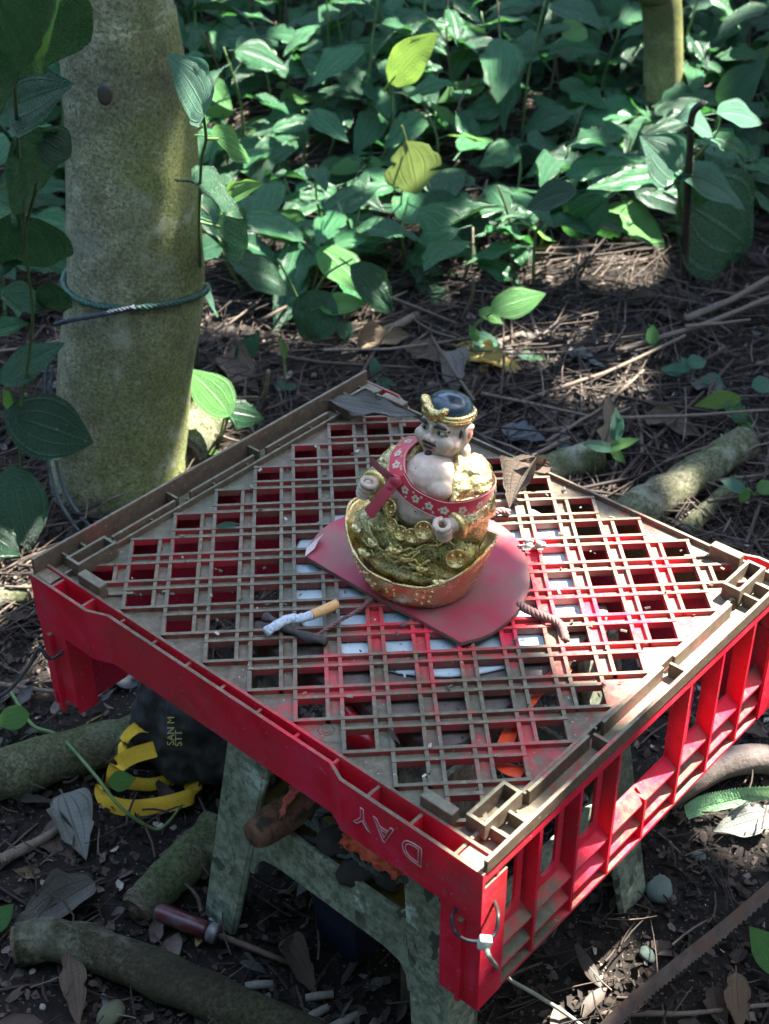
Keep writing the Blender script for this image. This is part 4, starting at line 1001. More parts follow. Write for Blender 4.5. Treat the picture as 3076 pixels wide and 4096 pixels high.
def skin_mat():
    n = NT('dirty_porcelain_skin'); v = n.obj()
    c = n.ramp(n.noise(v, 60, 3), [(0.3, (0.46, 0.33, 0.25)), (0.7, (0.58, 0.45, 0.36))])
    c = n.mix(n.math('MULTIPLY', n.ramp(n.noise(v, 55, 5, 0.7), [(0.45, 0.0), (0.66, 0.7)]), 0.8), c, (0.27, 0.23, 0.13))
    c = n.mix(spots(n, v, 500, 0.66, 0.72, 5), c, (0.11, 0.095, 0.055))
    c = n.mix(spots(n, v, 260, 0.66, 0.72, 5), c, (0.07, 0.06, 0.035))
    return n.done(n.bsdf(c, 0.5, n.bump(n.noise(v, 500, 3), 0.15, 0.0006)))
M_SKIN = skin_mat()
M_BLACK = simple('black_paint', (0.012, 0.011, 0.010), (0.03, 0.026, 0.022), 200, 0.5)
M_LIP = simple('pink_lip_paint', (0.35, 0.10, 0.09), (0.45, 0.16, 0.14), 200, 0.45)
M_WHITE = simple('eye_white', (0.42, 0.38, 0.32), (0.50, 0.46, 0.40), 200, 0.4)
M_HAT = simple('dark_blue_glaze', (0.008, 0.018, 0.028), (0.016, 0.034, 0.05), 60, 0.22, 0.05, 0.0005)

FA = R(-31)
fig = thing('figurine', 'laughing seated fortune figurine in gold robe on an ingot shaped base', 'figurine', (0.0050, -0.010, ZB), FA)
def remesh(o, vox=0.0011, smooth=6, fac=0.5):
    m_ = o.modifiers.new('fuse', 'REMESH'); m_.mode = 'VOXEL'; m_.voxel_size = vox; m_.use_smooth_shade = True
    s_ = o.modifiers.new('soften', 'SMOOTH'); s_.factor = fac; s_.iterations = smooth
    return o
def displace(o, size, strength, typ='CLOUDS'):
    tx = bpy.data.textures.new('folds', typ); tx.noise_scale = size
    d = o.modifiers.new('folds', 'DISPLACE'); d.texture = tx; d.strength = strength; d.mid_level = 0.5; d.texture_coords = 'LOCAL'
    return o
# --- ingot base
def rimz(t): return 0.0255 + 0.0270 * abs(math.cos(t)) ** 2.6
N = 64; b = MB()
prof = [(0.0, 0.0, 0.0), (0.10, 0.62, 0.02), (0.35, 0.86, 0.10), (0.60, 0.97, 0.30), (0.80, 1.0, 0.60), (0.93, 1.0, 0.86), (1.0, 1.0, 1.0)]
def boat_ring(k, zf, inner=1.0):
    ring = []
    for j in range(N):
        t = 2*PI*j/N; ct, st_ = math.cos(t), math.sin(t)
        ax = 0.043 + (0.0605 - 0.043) * k ** 1.5; ay = 0.0385 + (0.0455 - 0.0385) * k
        x = ax * math.copysign(abs(ct) ** 0.92, ct) * inner; y = ay * math.copysign(abs(st_) ** 1.02, st_) * inner
        ring.append((x, y, rimz(t) * zf))
    return ring
rings = [boat_ring(0.0, 0.0, 0.80), boat_ring(0.0, 0.0, 0.96), boat_ring(0.12, 0.07), boat_ring(0.42, 0.25), boat_ring(0.68, 0.5), boat_ring(0.86, 0.75), boat_ring(0.97, 0.95), boat_ring(1.0, 1.0), boat_ring(0.99, 1.012, 0.985), boat_ring(0.96, 0.96, 0.965), boat_ring(0.7, 0.72, 0.90)]
for rg_ in rings: b.v += rg_
for i in range(len(rings) - 1):
    for j in range(N): b.f.append((i*N + j, i*N + (j+1) % N, (i+1)*N + (j+1) % N, (i+1)*N + j))
b.f.append(tuple(reversed(range(N)))); b.f.append(tuple((len(rings) - 1)*N + j for j in range(N)))
b.build('ingot_base', M_BOAT, fig, smooth=True)
b = MB(); b.tube([(x*0.992, y*0.992, z + 0.0004) for x, y, z in boat_ring(1.0, 1.0)] + [boat_ring(1.0, 1.0)[0]], 0.0011, 6, False); b.build('rim', M_GOLD2, fig, smooth=True)
# raised flowers and border on the front of the base
b = MB()
def on_boat(t, k):
    i = min(len(rings) - 2, int(k)); f_ = k - i; j = int(t / (2*PI) * N) % N
    p = Vector(rings[i][j]).lerp(Vector(rings[i+1][j]), f_); c_ = Vector((0, 0, p.z)); return p + (p - c_).normalized() * 0.0004
rg = random.Random(9)
for t0, s_ in ((4.35, 1.0), (5.15, 1.0), (4.0, 0.6), (3.75, 0.7), (4.75, 0.5)):
    for q in range(7):
        a = q * 0.9; t = t0 + 0.09*s_*math.cos(a); k = 4.4 + 1.1*s_*math.sin(a)
        b.ell(on_boat(t, k), (0.0019*s_, 0.0012, 0.0019*s_), 8, 6)
    b.ell(on_boat(t0, 4.4), (0.0018*s_, 0.0016, 0.0018*s_), 8, 6)
b.build('raised_flowers', M_BOAT, fig, smooth=True)
# --- robe
b = MB()
b.ell((0.004, 0.003, 0.045), (0.045, 0.033, 0.026)); b.ell((0.034, -0.010, 0.045), (0.019, 0.018, 0.018)); b.ell((-0.030, -0.012, 0.046), (0.020, 0.018, 0.020)); b.ell((0.0, -0.022, 0.042), (0.026, 0.014, 0.020))
b.ell((0, -0.003, 0.028), (0.051, 0.037, 0.015))
remesh(b.build('lap_robe', M_GOLDL, fig, smooth=True), 0.0012); displace(fig.children[-1], 0.006, 0.0038)
b = MB()
b.ell((0.009, 0.018, 0.076), (0.032, 0.022, 0.036)); b.ell((0.035, 0.016, 0.098), (0.0155, 0.0145, 0.0165)); b.ell((-0.016, 0.016, 0.098), (0.0150, 0.0145, 0.0165))
for sh, el, wr in (((0.037, 0.015, 0.098), (0.046, 0.003, 0.080), (0.038, -0.021, 0.079)), ((-0.020, 0.014, 0.098), (-0.031, 0.002, 0.083), (-0.028, -0.018, 0.090))):
    b.tube([sh, Vector(sh).lerp(Vector(el), 0.5), el, Vector(el).lerp(Vector(wr), 0.55), wr], [0.0140, 0.0145, 0.0140, 0.0125, 0.0115], 14)
b.ell((0.042, 0.002, 0.062), (0.011, 0.016, 0.022)); b.ell((-0.030, -0.002, 0.066), (0.010, 0.014, 0.020))
for sx in (-1, 1):
    b.tube([(0.009 + sx*0.011, 0.022, 0.1155), (0.009 + sx*0.0185, 0.009, 0.1105), (0.009 + sx*0.022, -0.004, 0.101), (0.009 + sx*0.0250, -0.014, 0.089), (0.008 + sx*0.024, -0.021, 0.077), (0.007 + sx*0.019, -0.027, 0.068)], [0.004, 0.0046, 0.0046, 0.0046, 0.0046, 0.004], 10)
b.ell((0.009, 0.030, 0.107), (0.016, 0.010, 0.010)); b.ell((0.032, 0.000, 0.092), (0.011, 0.013, 0.014)); b.ell((-0.016, 0.001, 0.094), (0.009, 0.012, 0.013))
robe = remesh(b.build('robe', M_GOLD, fig, smooth=True), 0.0011); displace(robe, 0.005, 0.0024)
# wide cuffs
for sx, c, d in ((1, (0.0395, -0.0235, 0.0795), (-0.30, -0.80, -0.05)), (-1, (-0.0285, -0.0205, 0.0910), (-0.10, -0.80, 0.2))):
    z_ = Vector(d).normalized(); q = z_.to_track_quat('Z', 'Y').to_matrix().to_4x4()
    b = MB(); b.lathe([(0.0080, -0.004), (0.0112, -0.003), (0.0125, 0.0015), (0.0120, 0.0030), (0.0095, 0.0032)], (0, 0, 0), 20, q); b.v = [tuple(Vector(v) + Vector(c)) for v in b.v]
    b.build('cuff', M_GOLD2, fig, smooth=True)
# --- skin: chest, belly, neck
b = MB(); b.ell((0.009, 0.000, 0.096), (0.0235, 0.021, 0.0205)); b.ell((0.007, -0.008, 0.080), (0.0265, 0.0225, 0.021)); b.ell((0.009, 0.016, 0.110), (0.014, 0.013, 0.010)); b.ell((0.0195, -0.0115, 0.0970), (0.012, 0.0098, 0.0092)); b.ell((-0.0015, -0.0115, 0.0970), (0.012, 0.0098, 0.0092))
remesh(b.build('torso', M_SKIN, fig, smooth=True), 0.001, 5)
# --- head
HC = Vector((0.009, 0.0205, 0.1275)); Hm = Matrix.Translation(HC) @ Matrix.Scale(0.89, 4) @ Matrix.Rotation(R(-12), 4, 'Z') @ Matrix.Rotation(R(-7), 4, 'X')
def hv(p): return Hm @ Vector(p)
b = MB()
def he(c, r): b.ell((0, 0, 0), r, 16, 10, Hm.to_3x3().to_4x4()); k = 16*11; o_ = hv(c); b.v[-k:] = [tuple(Vector(v) + o_) for v in b.v[-k:]]
he((0, 0.003, 0.006), (0.0208, 0.0215, 0.0195)); he((0, -0.003, -0.006), (0.0222, 0.0185, 0.0158)); he((0, 0.001, -0.0175), (0.0190, 0.0160, 0.0105)); he((0, -0.0125, -0.0155), (0.0085, 0.0065, 0.0060)); he((0, -0.004, -0.0175), (0.0150, 0.0130, 0.0060))
for s_ in (-1, 1):
    he((s_*0.0115, -0.0140, -0.0035), (0.0078, 0.0062, 0.0068)); he((s_*0.0036, -0.0205, -0.0015), (0.0028, 0.0028, 0.0023)); he((s_*0.0085, -0.0155, 0.0095), (0.0070, 0.0035, 0.0022))
    he((s_*0.0218, 0.003, 0.003), (0.0026, 0.0062, 0.0085)); he((s_*0.0212, 0.0015, -0.0130), (0.0048, 0.0058, 0.0082)); he((s_*0.0225, 0.0045, 0.0085), (0.0022, 0.0050, 0.0035))
he((0, -0.0212, 0.0002), (0.0036, 0.0044, 0.0034)); he((0, -0.0188, 0.0055), (0.0023, 0.0026, 0.0062)); he((0, -0.0168, -0.0100), (0.0068, 0.0035, 0.0024)); he((0, -0.0150, 0.0125), (0.013, 0.0045, 0.0045))
head = remesh(b.build('head', M_SKIN, fig, smooth=True), 0.0007, 3)
def face(name, mat, fn):
    global b
    b = MB(); fn(); b.build(name, mat, head, smooth=True)
for s_ in (-1, 1):
    face('eyebrow', M_BLACK, lambda: b.tube([hv(p) for p in ((s_*0.0038, -0.0198, 0.0102), (s_*0.0070, -0.0200, 0.0126), (s_*0.0112, -0.0180, 0.0118), (s_*0.0156, -0.0142, 0.0078))], [0.0010, 0.0017, 0.0015, 0.0006], 8))
    face('eye_white', M_WHITE, lambda: he((s_*0.0084, -0.0168, 0.0056), (0.0042, 0.0018, 0.0018)))
    face('pupil', M_BLACK, lambda: he((s_*0.0076, -0.0180, 0.0056), (0.0019, 0.0011, 0.0017)))
    face('eyelid', M_BLACK, lambda: b.tube([hv(p) for p in ((s_*0.0042, -0.0172, 0.0050), (s_*0.0080, -0.0181, 0.0069), (s_*0.0122, -0.0158, 0.0046), (s_*0.0140, -0.0142, 0.0036))], 0.00042, 6))
    face('moustache', M_BLACK, lambda: b.tube([hv(p) for p in ((s_*0.0006, -0.0216, -0.0046), (s_*0.0046, -0.0208, -0.0050), (s_*0.0088, -0.0186, -0.0066))], [0.0012, 0.0013, 0.0005], 8))
    face('ear_hollow', M_LIP, lambda: he((s_*0.0240, 0.0025, 0.0035), (0.0010, 0.0026, 0.0042)))
    face('sideburn', M_BLACK, lambda: he((s_*0.0202, -0.0050, 0.0050), (0.0010, 0.0012, 0.0042)))
face('mouth', M_LIP, lambda: (he((0, -0.0188, -0.0092), (0.0075, 0.0030, 0.0034)), he((0.006, -0.0170, -0.0078), (0.003, 0.002, 0.0016)), he((-0.006, -0.0170, -0.0078), (0.003, 0.002, 0.0016)),))
face('mouth_opening', M_BLACK, lambda: (he((0, -0.0212, -0.0086), (0.0050, 0.0012, 0.0012)),))
face('beard', M_BLACK, lambda: (he((0, -0.0196, -0.0168), (0.0036, 0.0030, 0.0050)),))
# --- hat
b = MB(); Hh = Hm @ Matrix.Translation((0, 0.0040, 0.0140)) @ Matrix.Rotation(R(-4), 4, 'X')
b.lathe([(0.0200, 0.0), (0.0206, 0.004), (0.0192, 0.0090), (0.0158, 0.0136), (0.0105, 0.0168), (0.0050, 0.0182), (0.0008, 0.0186)], (0, 0, 0), 32); b.v = [tuple(Hh @ Vector(v)) for v in b.v]
hat = b.build('hat', M_HAT, fig, smooth=True)
b = MB(); ring = []
for k in range(2):
    b.tube([Hh @ Vector((0.0212*math.cos(2*PI*i/32), 0.0212*math.sin(2*PI*i/32), 0.0012 + 0.0030*k + 0.0007*math.sin(6*PI*i/32 + k))) for i in range(33)], 0.0021 - 0.0003*k, 8, False)
b.build('hat_band', M_GOLD2, hat, smooth=True)
b = MB()
for s_, up in ((-1, 1.0), (1, 0.72)):
    p = [Hh @ Vector(q) for q in ((0, -0.0215, 0.0045), (s_*0.0055, -0.0225, 0.0095*up), (s_*0.0110, -0.0215, 0.0155*up), (s_*0.0135, -0.0205, 0.0175*up))]
    b.tube(p, [0.0022, 0.0042, 0.0046, 0.0018], 10, True, 0.6)
b.ell(Hh @ Vector((0, -0.0225, 0.0050)), (0.0045, 0.0036, 0.0042))
for k in range(6): b.ell(Hh @ Vector((0.0068*math.cos(k*1.05), -0.0232, 0.0042 + 0.0042*math.sin(k*1.05))), (0.0024, 0.0018, 0.0024), 8, 6)
ob = b.build('hat_bow', M_GOLD2, hat, smooth=True); remesh(ob, 0.0008, 2); displace(ob, 0.0025, 0.0012)
# --- hands: palm, four curled fingers, thumb
def hand(c, axis, side, lab, closed=False):
    b = MB(); A = Vector(axis).normalized(); yv = Vector(lab); yv = (yv - A*yv.dot(A)).normalized(); xv = yv.cross(A); q = Matrix((xv, yv, A)).transposed().to_4x4(); Mh = Matrix.Translation(c) @ q
    tubes = MB(); tubes.ell((0, 0.0052, 0.0), (0.0062, 0.0036, 0.0074))
    if closed: tubes.ell((0, -0.0005, 0.0), (0.0044, 0.0050, 0.0078))
    for k in range(4):
        z = 0.0058 - 0.0040*k; r = 0.0052 - 0.0003*abs(k - 1)
        tubes.tube([(side*r*math.cos(a), r*math.sin(a), z) for a in [R(95 - 40*i) for i in range(8)]], [0.0019, 0.0021, 0.0022, 0.0020, 0.0020, 0.0020, 0.0018, 0.0010], 8)
    tubes.tube([(-side*0.0050, 0.0040, 0.0050), (-side*0.0060, -0.0008, 0.0070), (-side*0.0030, -0.0052, 0.0078), (side*0.0015, -0.0062, 0.0070)], [0.0025, 0.0023, 0.0020, 0.0016], 8)
    tubes.tube([(0, 0.0060, 0.0), (side*0.002, 0.0130, -0.001)], [0.0060, 0.0070], 10)
    tubes.v = [tuple(Mh @ Vector(v)) for v in tubes.v]
    return tubes.build('hand', M_SKIN, fig, smooth=True)
hand((0.0355, -0.0345, 0.0800), (0.05, -0.35, 1.0), 1, (0.004, 0.011, 0.0))
hand((-0.0300, -0.0305, 0.0940), (0.35, -0.05, 1.0), -1, (0.0015, 0.010, -0.003), True)
# --- coins, ingots and folds heaped on the lap
def coin(c, nrm, r):
    q = Vector(nrm).to_track_quat('Z', 'Y').to_matrix().to_4x4(); b = MB()
    b.lathe([(r*0.84, -0.0004), (r, -0.0004), (r, 0.0008), (r*0.84, 0.0008), (r*0.82, 0.0003)], (0, 0, 0), 18, q)
    for k in range(4): a = PI/4 + k*PI/2; b.ell(q @ Vector((r*0.5*math.cos(a), r*0.5*math.sin(a), 0.0003)), (r*0.2, r*0.2, r*0.14), 6, 4)
    b.v = [tuple(Vector(v) + Vector(c)) for v in b.v]; b.build('coin', M_GOLD2, fig, smooth=True)
for c, nr, r in (((-0.0075, -0.0325, 0.0690), (-0.3, -1, 0.25), 0.0060), ((0.0010, -0.0350, 0.0665), (-0.05, -1, 0.3), 0.0060), ((0.0105, -0.0350, 0.0670), (0.1, -1, 0.3), 0.0060), ((0.0190, -0.0330, 0.0735), (0.35, -1, 0.3), 0.0075),
                 ((-0.0115, -0.0290, 0.0815), (-0.4, -1, 0.35), 0.0072), ((0.042, -0.0255, 0.050), (0.6, -1, 0.2), 0.0082), ((-0.0475, -0.014, 0.0515), (-0.8, -0.7, 0.6), 0.0055), ((0.0475, -0.012, 0.049), (0.8, -0.5, 0.6), 0.0055)): coin(c, nr, r)
for c, s_, a in (((-0.040, -0.0275, 0.0500), 1.0, 0.5), ((-0.023, -0.0335, 0.047), 1.0, 0.5), ((-0.002, -0.0380, 0.0505), 1.0, -0.1), ((0.034, -0.0335, 0.030), 1.2, -0.5), ((-0.030, -0.0335, 0.0350), 1.1, 0.2), ((0.020, -0.0370, 0.040), 0.9, -0.2)):
    b = MB(); Mi = Matrix.Translation(c) @ Matrix.Rotation(-a, 4, 'Z') @ Matrix.Rotation(R(25), 4, 'X')
    b.ell((0, 0, 0), (0.0058*s_, 0.0034*s_, 0.0026*s_), 14, 8); b.v = [(x, y, z + 0.006*s_*(x/(0.0058*s_))**2*0.5) for x, y, z in b.v]; b.ell((0, 0, 0.0018*s_), (0.0026*s_, 0.0022*s_, 0.0024*s_), 10, 8)
    b.v = [tuple(Mi @ Vector(v)) for v in b.v]; b.build('small_ingot', M_GOLD2, fig, smooth=True)
rg = random.Random(4)
for k in range(26):
    u0 = rg.uniform(-0.030, 0.028); pts_ = []
    for i in range(6):
        x = u0 + (i - 2.5) * rg.uniform(0.003, 0.0055); z = 0.030 + 0.030*rg.random() if i == 0 else pts_[-1][2] + rg.uniform(-0.0045, 0.0040)
        zz = max(0.027, min(0.062, z)); k_ = max(0.0, 1 - ((zz - 0.040)/0.034)**2 - (x/0.056)**2)
        pts_.append((x, -0.037*math.sqrt(k_) - 0.0010, zz))
    MB().tube(crom(pts_, 4), [0.0013]*21, 6).build('robe_fold', M_GOLD2 if k % 2 == 0 else M_GOLDL, fig, smooth=True)
MB().tube(crom([(-0.017, -0.0265, 0.070), (-0.008, -0.0325, 0.0630), (0.003, -0.0350, 0.0605), (0.015, -0.0335, 0.0625), (0.027, -0.0265, 0.070)], 5), 0.0022, 8).build('belt', M_GOLDL, fig, smooth=True)

# ------------------------------------------------------------------ ribbon tied round the figurine
def sat(name, a, b_):
    n = NT(name); v = n.obj(); c = n.mix(n.noise(v, 60, 2), a, b_)
    return n.done(n.bsdf(c, 0.38, n.bump(n.noise(v, 900, 2), 0.1, 0.0003), Sheen_Weight=0.3))
M_RIB = sat('red_satin_ribbon', (0.42, 0.006, 0.022), (0.50, 0.014, 0.036))
M_RIBD = sat('red_satin_ribbon_back', (0.27, 0.008, 0.024), (0.35, 0.018, 0.040))
M_PRINT = simple('gold_print', (0.42, 0.33, 0.24), (0.55, 0.46, 0.34), 300, 0.45)
def band(path, wdir, width, mat, name, parent, th=0.0002):
    b = MB(); n = len(path); b.uv = []
    for s_ in (0, 1):
        for i in range(n):
            t = (path[min(i+1, n-1)] - path[max(i-1, 0)]).normalized(); w = (wdir[i] - t*wdir[i].dot(t)).normalized(); nr = t.cross(w)
            for j in range(5):
                f_ = j/4 - 0.5; b.v.append(tuple(path[i] + w*(f_*width) + nr*(th*(s_*2 - 1) + 0.0006*(1 - 4*f_*f_))))
    b.uv = None
    for s_ in (0, 1):
        o_ = s_*n*5
        for i in range(n - 1):
            for j in range(4):
                q = (o_ + i*5 + j, o_ + (i+1)*5 + j, o_ + (i+1)*5 + j + 1, o_ + i*5 + j + 1); b.f.append(q if s_ else tuple(reversed(q)))
    o = b.build(name, mat, parent, smooth=True); return o
ribbon = thing('ribbon', 'red flower print ribbon knotted round the gold figurine', 'ribbon', (0.0050, -0.010, ZB), FA)
loop = [(-0.006, -0.0245, 0.1060), (0.004, -0.0280, 0.0990), (0.018, -0.0295, 0.0950), (0.033, -0.0280, 0.0930), (0.0470, -0.0180, 0.0925), (0.0545, 0.000, 0.0920), (0.0515, 0.020, 0.0880), (0.040, 0.036, 0.0850), (0.022, 0.0430, 0.0880), (0.001, 0.0400, 0.1010), (-0.0125, 0.022, 0.1140), (-0.0165, -0.001, 0.1140), (-0.0125, -0.0150, 0.1100), (-0.006, -0.0240, 0.1065)]
wd = [(0.75, 0.1, 0.6), (0.45, 0.1, 0.9), (0.15, 0.15, 1), (0.05, 0.15, 1), (0.0, 0.1, 1), (0.1, 0, 1), (0, 0, 1), (0, 0, 1), (0.2, 0.2, 0.9), (0.7, 0.3, 0.6), (1, 0.1, 0.25), (1, 0.0, 0.35), (0.9, 0.1, 0.4), (0.8, 0.1, 0.5)]
lp = crom(loop, 8); wv = crom(wd, 8)
RWD = 0.0150
wid_band = band(lp, wv, RWD, M_RIB, 'band', ribbon)
def frame(i):
    t = (lp[min(i+1, len(lp)-1)] - lp[max(i-1, 0)]).normalized(); w = (wv[i] - t*wv[i].dot(t)).normalized(); nr = t.cross(w)
    if nr.dot(Vector((lp[i].x, lp[i].y - 0.005, 0.0))) < 0: nr = -nr
    return lp[i], t, w, nr
rg = random.Random(8)
for i in range(6, len(lp) - 4, 2):
    c, t, w, nr = frame(i); big = (i // 2) % 3 == 0
    off = 0.0 if big else rg.choice((-0.004, 0.0038, 0.0))
    R_ = 0.0034 if big else 0.0011
    b = MB()
    for k in range(5):
        a = k*2*PI/5 + i; cc = c + w*(off + R_*0.62*math.sin(a)) + t*(R_*0.62*math.cos(a)) + nr*(0.0011 - 0.0022*(off/ RWD)**2)
        b.add([cc + (t*math.cos(x) + w*math.sin(x))*(R_*0.42) for x in [2*PI*j/8 for j in range(8)]] + [cc + nr*0.0002], [(j, (j+1) % 8, 8) for j in range(8)])
    if nr.dot(Vector((0.2, -1, 0.3))) > -0.3 or c.z > 0.10: b.build('printed_flower', M_PRINT, ribbon)
for s_ in (-1, 1):
    b = MB(); b.tube([frame(i)[0] + frame(i)[2]*(s_*RWD*0.44) + frame(i)[3]*0.0006 for i in range(len(lp))], 0.00028, 4, False); b.build('gold_edging', M_PRINT, ribbon)
K = Vector((-0.0075, -0.0275, 0.1055))
b = MB(); b.ell(K, (0.0052, 0.0042, 0.0052)); b.ell(K + Vector((-0.002, -0.002, -0.004)), (0.0042, 0.0036, 0.0040)); kn = b.build('knot', M_RIBD, ribbon, smooth=True); remesh(kn, 0.0007, 3)
for pts_, w_ in (([K, K + Vector((-0.009, -0.001, 0.006)), K + Vector((-0.0215, 0.002, 0.0110))], (0.35, -0.3, 0.9)), ([K, K + Vector((-0.005, -0.006, -0.0085)), K + Vector((-0.0115, -0.010, -0.0200)), K + Vector((-0.0165, -0.012, -0.0275))], (0.85, -0.35, -0.35))):
    p = crom(pts_, 6); band(p, [Vector(w_)]*len(p), 0.0095, M_RIBD, 'tail', ribbon)

# ------------------------------------------------------------------ cigarette, twig, cord, dry leaves on the crate
M_ASH = simple('cigarette_ash', (0.30, 0.36, 0.42), (0.62, 0.68, 0.72), 420, 0.9, 0.8, 0.0012, dirt=(0.16, 0.20, 0.24), dscale=300, dlo=0.58, dhi=0.66)
M_FILT = simple('cork_filter_paper', (0.58, 0.29, 0.10), (0.66, 0.37, 0.15), 600, 0.6)
cz = ZT + 0.0062
cg = thing('cigarette', 'burnt out cigarette with long pale ash resting across a dark twig', 'cigarette', tuple(G(620, 1345, ZT)))
def loc(p, o): return Vector(p) - Vector(o.location)
pa = crom([loc(G(573, 1366, cz - 0.002), cg), loc(G(600, 1349, cz), cg), loc(G(625, 1337, cz + 0.001), cg), loc(G(648, 1336, cz), cg), loc(G(673, 1329, cz), cg)], 5)
b = bumpy_tube(pa, [0.0036 + 0.0003*math.sin(i*1.7) for i in range(len(pa))], 16, 3, 0.10, 420); b.build('ash', M_ASH, cg, smooth=True)
MB().tube([loc(G(674, 1328, cz), cg), loc(G(703, 1316, cz + 0.001), cg), loc(G(729, 1304, cz + 0.002), cg)], 0.0039, 18).build('filter', M_FILT, cg, smooth=True, bevel=0.0002)
tw = thing('twig', 'short charred twig lying under the cigarette', 'twig', tuple(G(640, 1360, ZT)))
pt = crom([loc(G(570, 1332, ZT + 0.003), tw), loc(G(590, 1340, ZT + 0.003), tw), loc(G(630, 1362, ZT + 0.002), tw), loc(G(665, 1376, ZT + 0.003), tw), loc(G(706, 1386, ZT + 0.003), tw)], 6)
bumpy_tube(pt, [0.0034 + 0.0008*math.sin(i*0.8) for i in range(len(pt))], 12, 7, 0.14, 200).build('stem', simple('charred_wood', (0.018, 0.015, 0.013), (0.06, 0.05, 0.045), 160, 0.8), tw, smooth=True)
M_CORD = simple('brown_cord', (0.11, 0.055, 0.05), (0.20, 0.11, 0.10), 160, 0.85)
def twisted(path, r, strands, pitch, mat, name, parent):
    """strands wound round a path, each a part"""
    L = [0.0]
    for i in range(1, len(path)): L.append(L[-1] + (path[i] - path[i-1]).length)
    for k in range(strands):
        q = []
        nrm = None
        for i in range(len(path)):
            t = (path[min(i+1, len(path)-1)] - path[max(i-1, 0)]).normalized()
            if nrm is None: nrm = t.cross(Vector((0, 0, 1)) if abs(t.z) < 0.9 else Vector((1, 0, 0))).normalized()
            nrm = (nrm - t*nrm.dot(t)).normalized(); bn = t.cross(nrm); a = 2*PI*(L[i]/pitch + k/strands)
            q.append(path[i] + (nrm*math.cos(a) + bn*math.sin(a)) * r*0.55)
        MB().tube(q, r*0.52, 6).build(name, mat, parent, smooth=True)
def cord(label, pix, r, mat, name='cord', cat='cord', strands=3, pitch=0.012, n=10):
    c = thing(name, label, cat, tuple(G(*pix[0])))
    twisted(crom([loc(G(*p), c) for p in pix], n), r, strands, pitch, mat, 'strand', c); return c
z3 = ZT + 0.0022
cord('thin brown cord fraying into loose strands beside the cigarette', [(804, 1294, z3), (768, 1322, z3), (735, 1340, z3), (700, 1362, z3 + 0.001), (682, 1376, z3)], 0.0016, M_CORD)
cord('thick brown braided cord sticking out from the heart board tip', [(1120, 1305, z3), (1150, 1322, z3 + 0.001), (1185, 1335, z3 + 0.001), (1212, 1352, z3), (1222, 1385, z3 - 0.004)], 0.0034, M_CORD, strands=4, pitch=0.014)
cord('brown cord end lying behind the figurine', [(1050, 1118, z3), (1078, 1104, z3 + 0.002), (1100, 1108, z3)], 0.0032, M_CORD, strands=4, pitch=0.014)
def dry(label, bpx, tpx, nr, key, idx=0, ws=1.0, name='dry_leaf'):
    o = leaf_at(G(*bpx), G(*tpx), nr, key, None, name, idx, ws); tag(o, label, 'dead leaf', None); return o
dry('long curled grey dead leaf lying across the back corner of the crate', (716, 866, ZT + 0.012), (906, 916, ZT + 0.010), (0.1, -0.5, 0.85), 'xg', 0, 0.75)
dry('crumpled brown dead leaf draped over the back right edge of the crate', (1150, 985, ZT + 0.022), (1096, 1088, ZT + 0.004), (-0.5, -0.5, 0.7), 'xb', 1, 1.3)
dry('shrivelled brown leaf tip behind the crumpled one on the crate', (1190, 1010, ZT + 0.012), (1120, 995, ZT + 0.026), (-0.2, -0.7, 0.6), 'xb', 2, 1.0)
dry('small black shrivelled leaf hanging through the crate lattice', (838, 1572, ZT + 0.002), (866, 1612, ZT - 0.003), (0, -0.6, 0.8), 'xb', 0, 0.6)
dry('small pale green leaf caught in the lattice of the crate', (470, 1138, ZT), (518, 1128, ZT + 0.006), (0, -0.5, 0.85), 'c', 0, 0.5)
# bits fallen on the lattice
rg = random.Random(31)
M_BIT = island_mat('fallen_bits', [(0, (0.10, 0.09, 0.07)), (0.35, (0.25, 0.22, 0.17)), (0.6, (0.06, 0.05, 0.04)), (0.8, (0.45, 0.42, 0.36))])
b = MB()
for k in range(150):
    u, v = rg.uniform(-0.2, 0.2), rg.uniform(-0.175, 0.175); x, y = (u + v)*S2, (v - u)*S2; s_ = rg.uniform(0.0008, 0.0024)
    Mx = Matrix.Translation((x, y, ZT - 0.003*(rg.random() < 0.4) + s_*0.5)) @ Matrix.Rotation(rg.uniform(0, 6), 4, 'Z') @ Matrix.Rotation(rg.uniform(-1, 1), 4, 'X')
    b.box((-s_, -s_*0.5, -s_*0.3), (s_, s_*0.5, s_*0.3), Mx)
b.build('fallen_bits', M_BIT, None, kind='stuff', label='tiny scraps of bark and dirt scattered on the crate', cat='debris')
wad = MB()
for k in range(16): wad.ell((rg.gauss(0, 0.005), rg.gauss(0, 0.005), 0.004 + rg.random()*0.006), (rg.uniform(0.002, 0.005), rg.uniform(0.001, 0.003), rg.uniform(0.001, 0.003)), 8, 6)
wo = wad.build('ash_clump', simple('grey_ash_clump', (0.25, 0.25, 0.22), (0.42, 0.42, 0.38), 300, 0.9, 0.8, 0.002), None, smooth=True, label='clump of pale grey ash beside the heart board', cat='ash'); wo.location = G(1152, 1195, ZT); remesh(wo, 0.0009, 1)
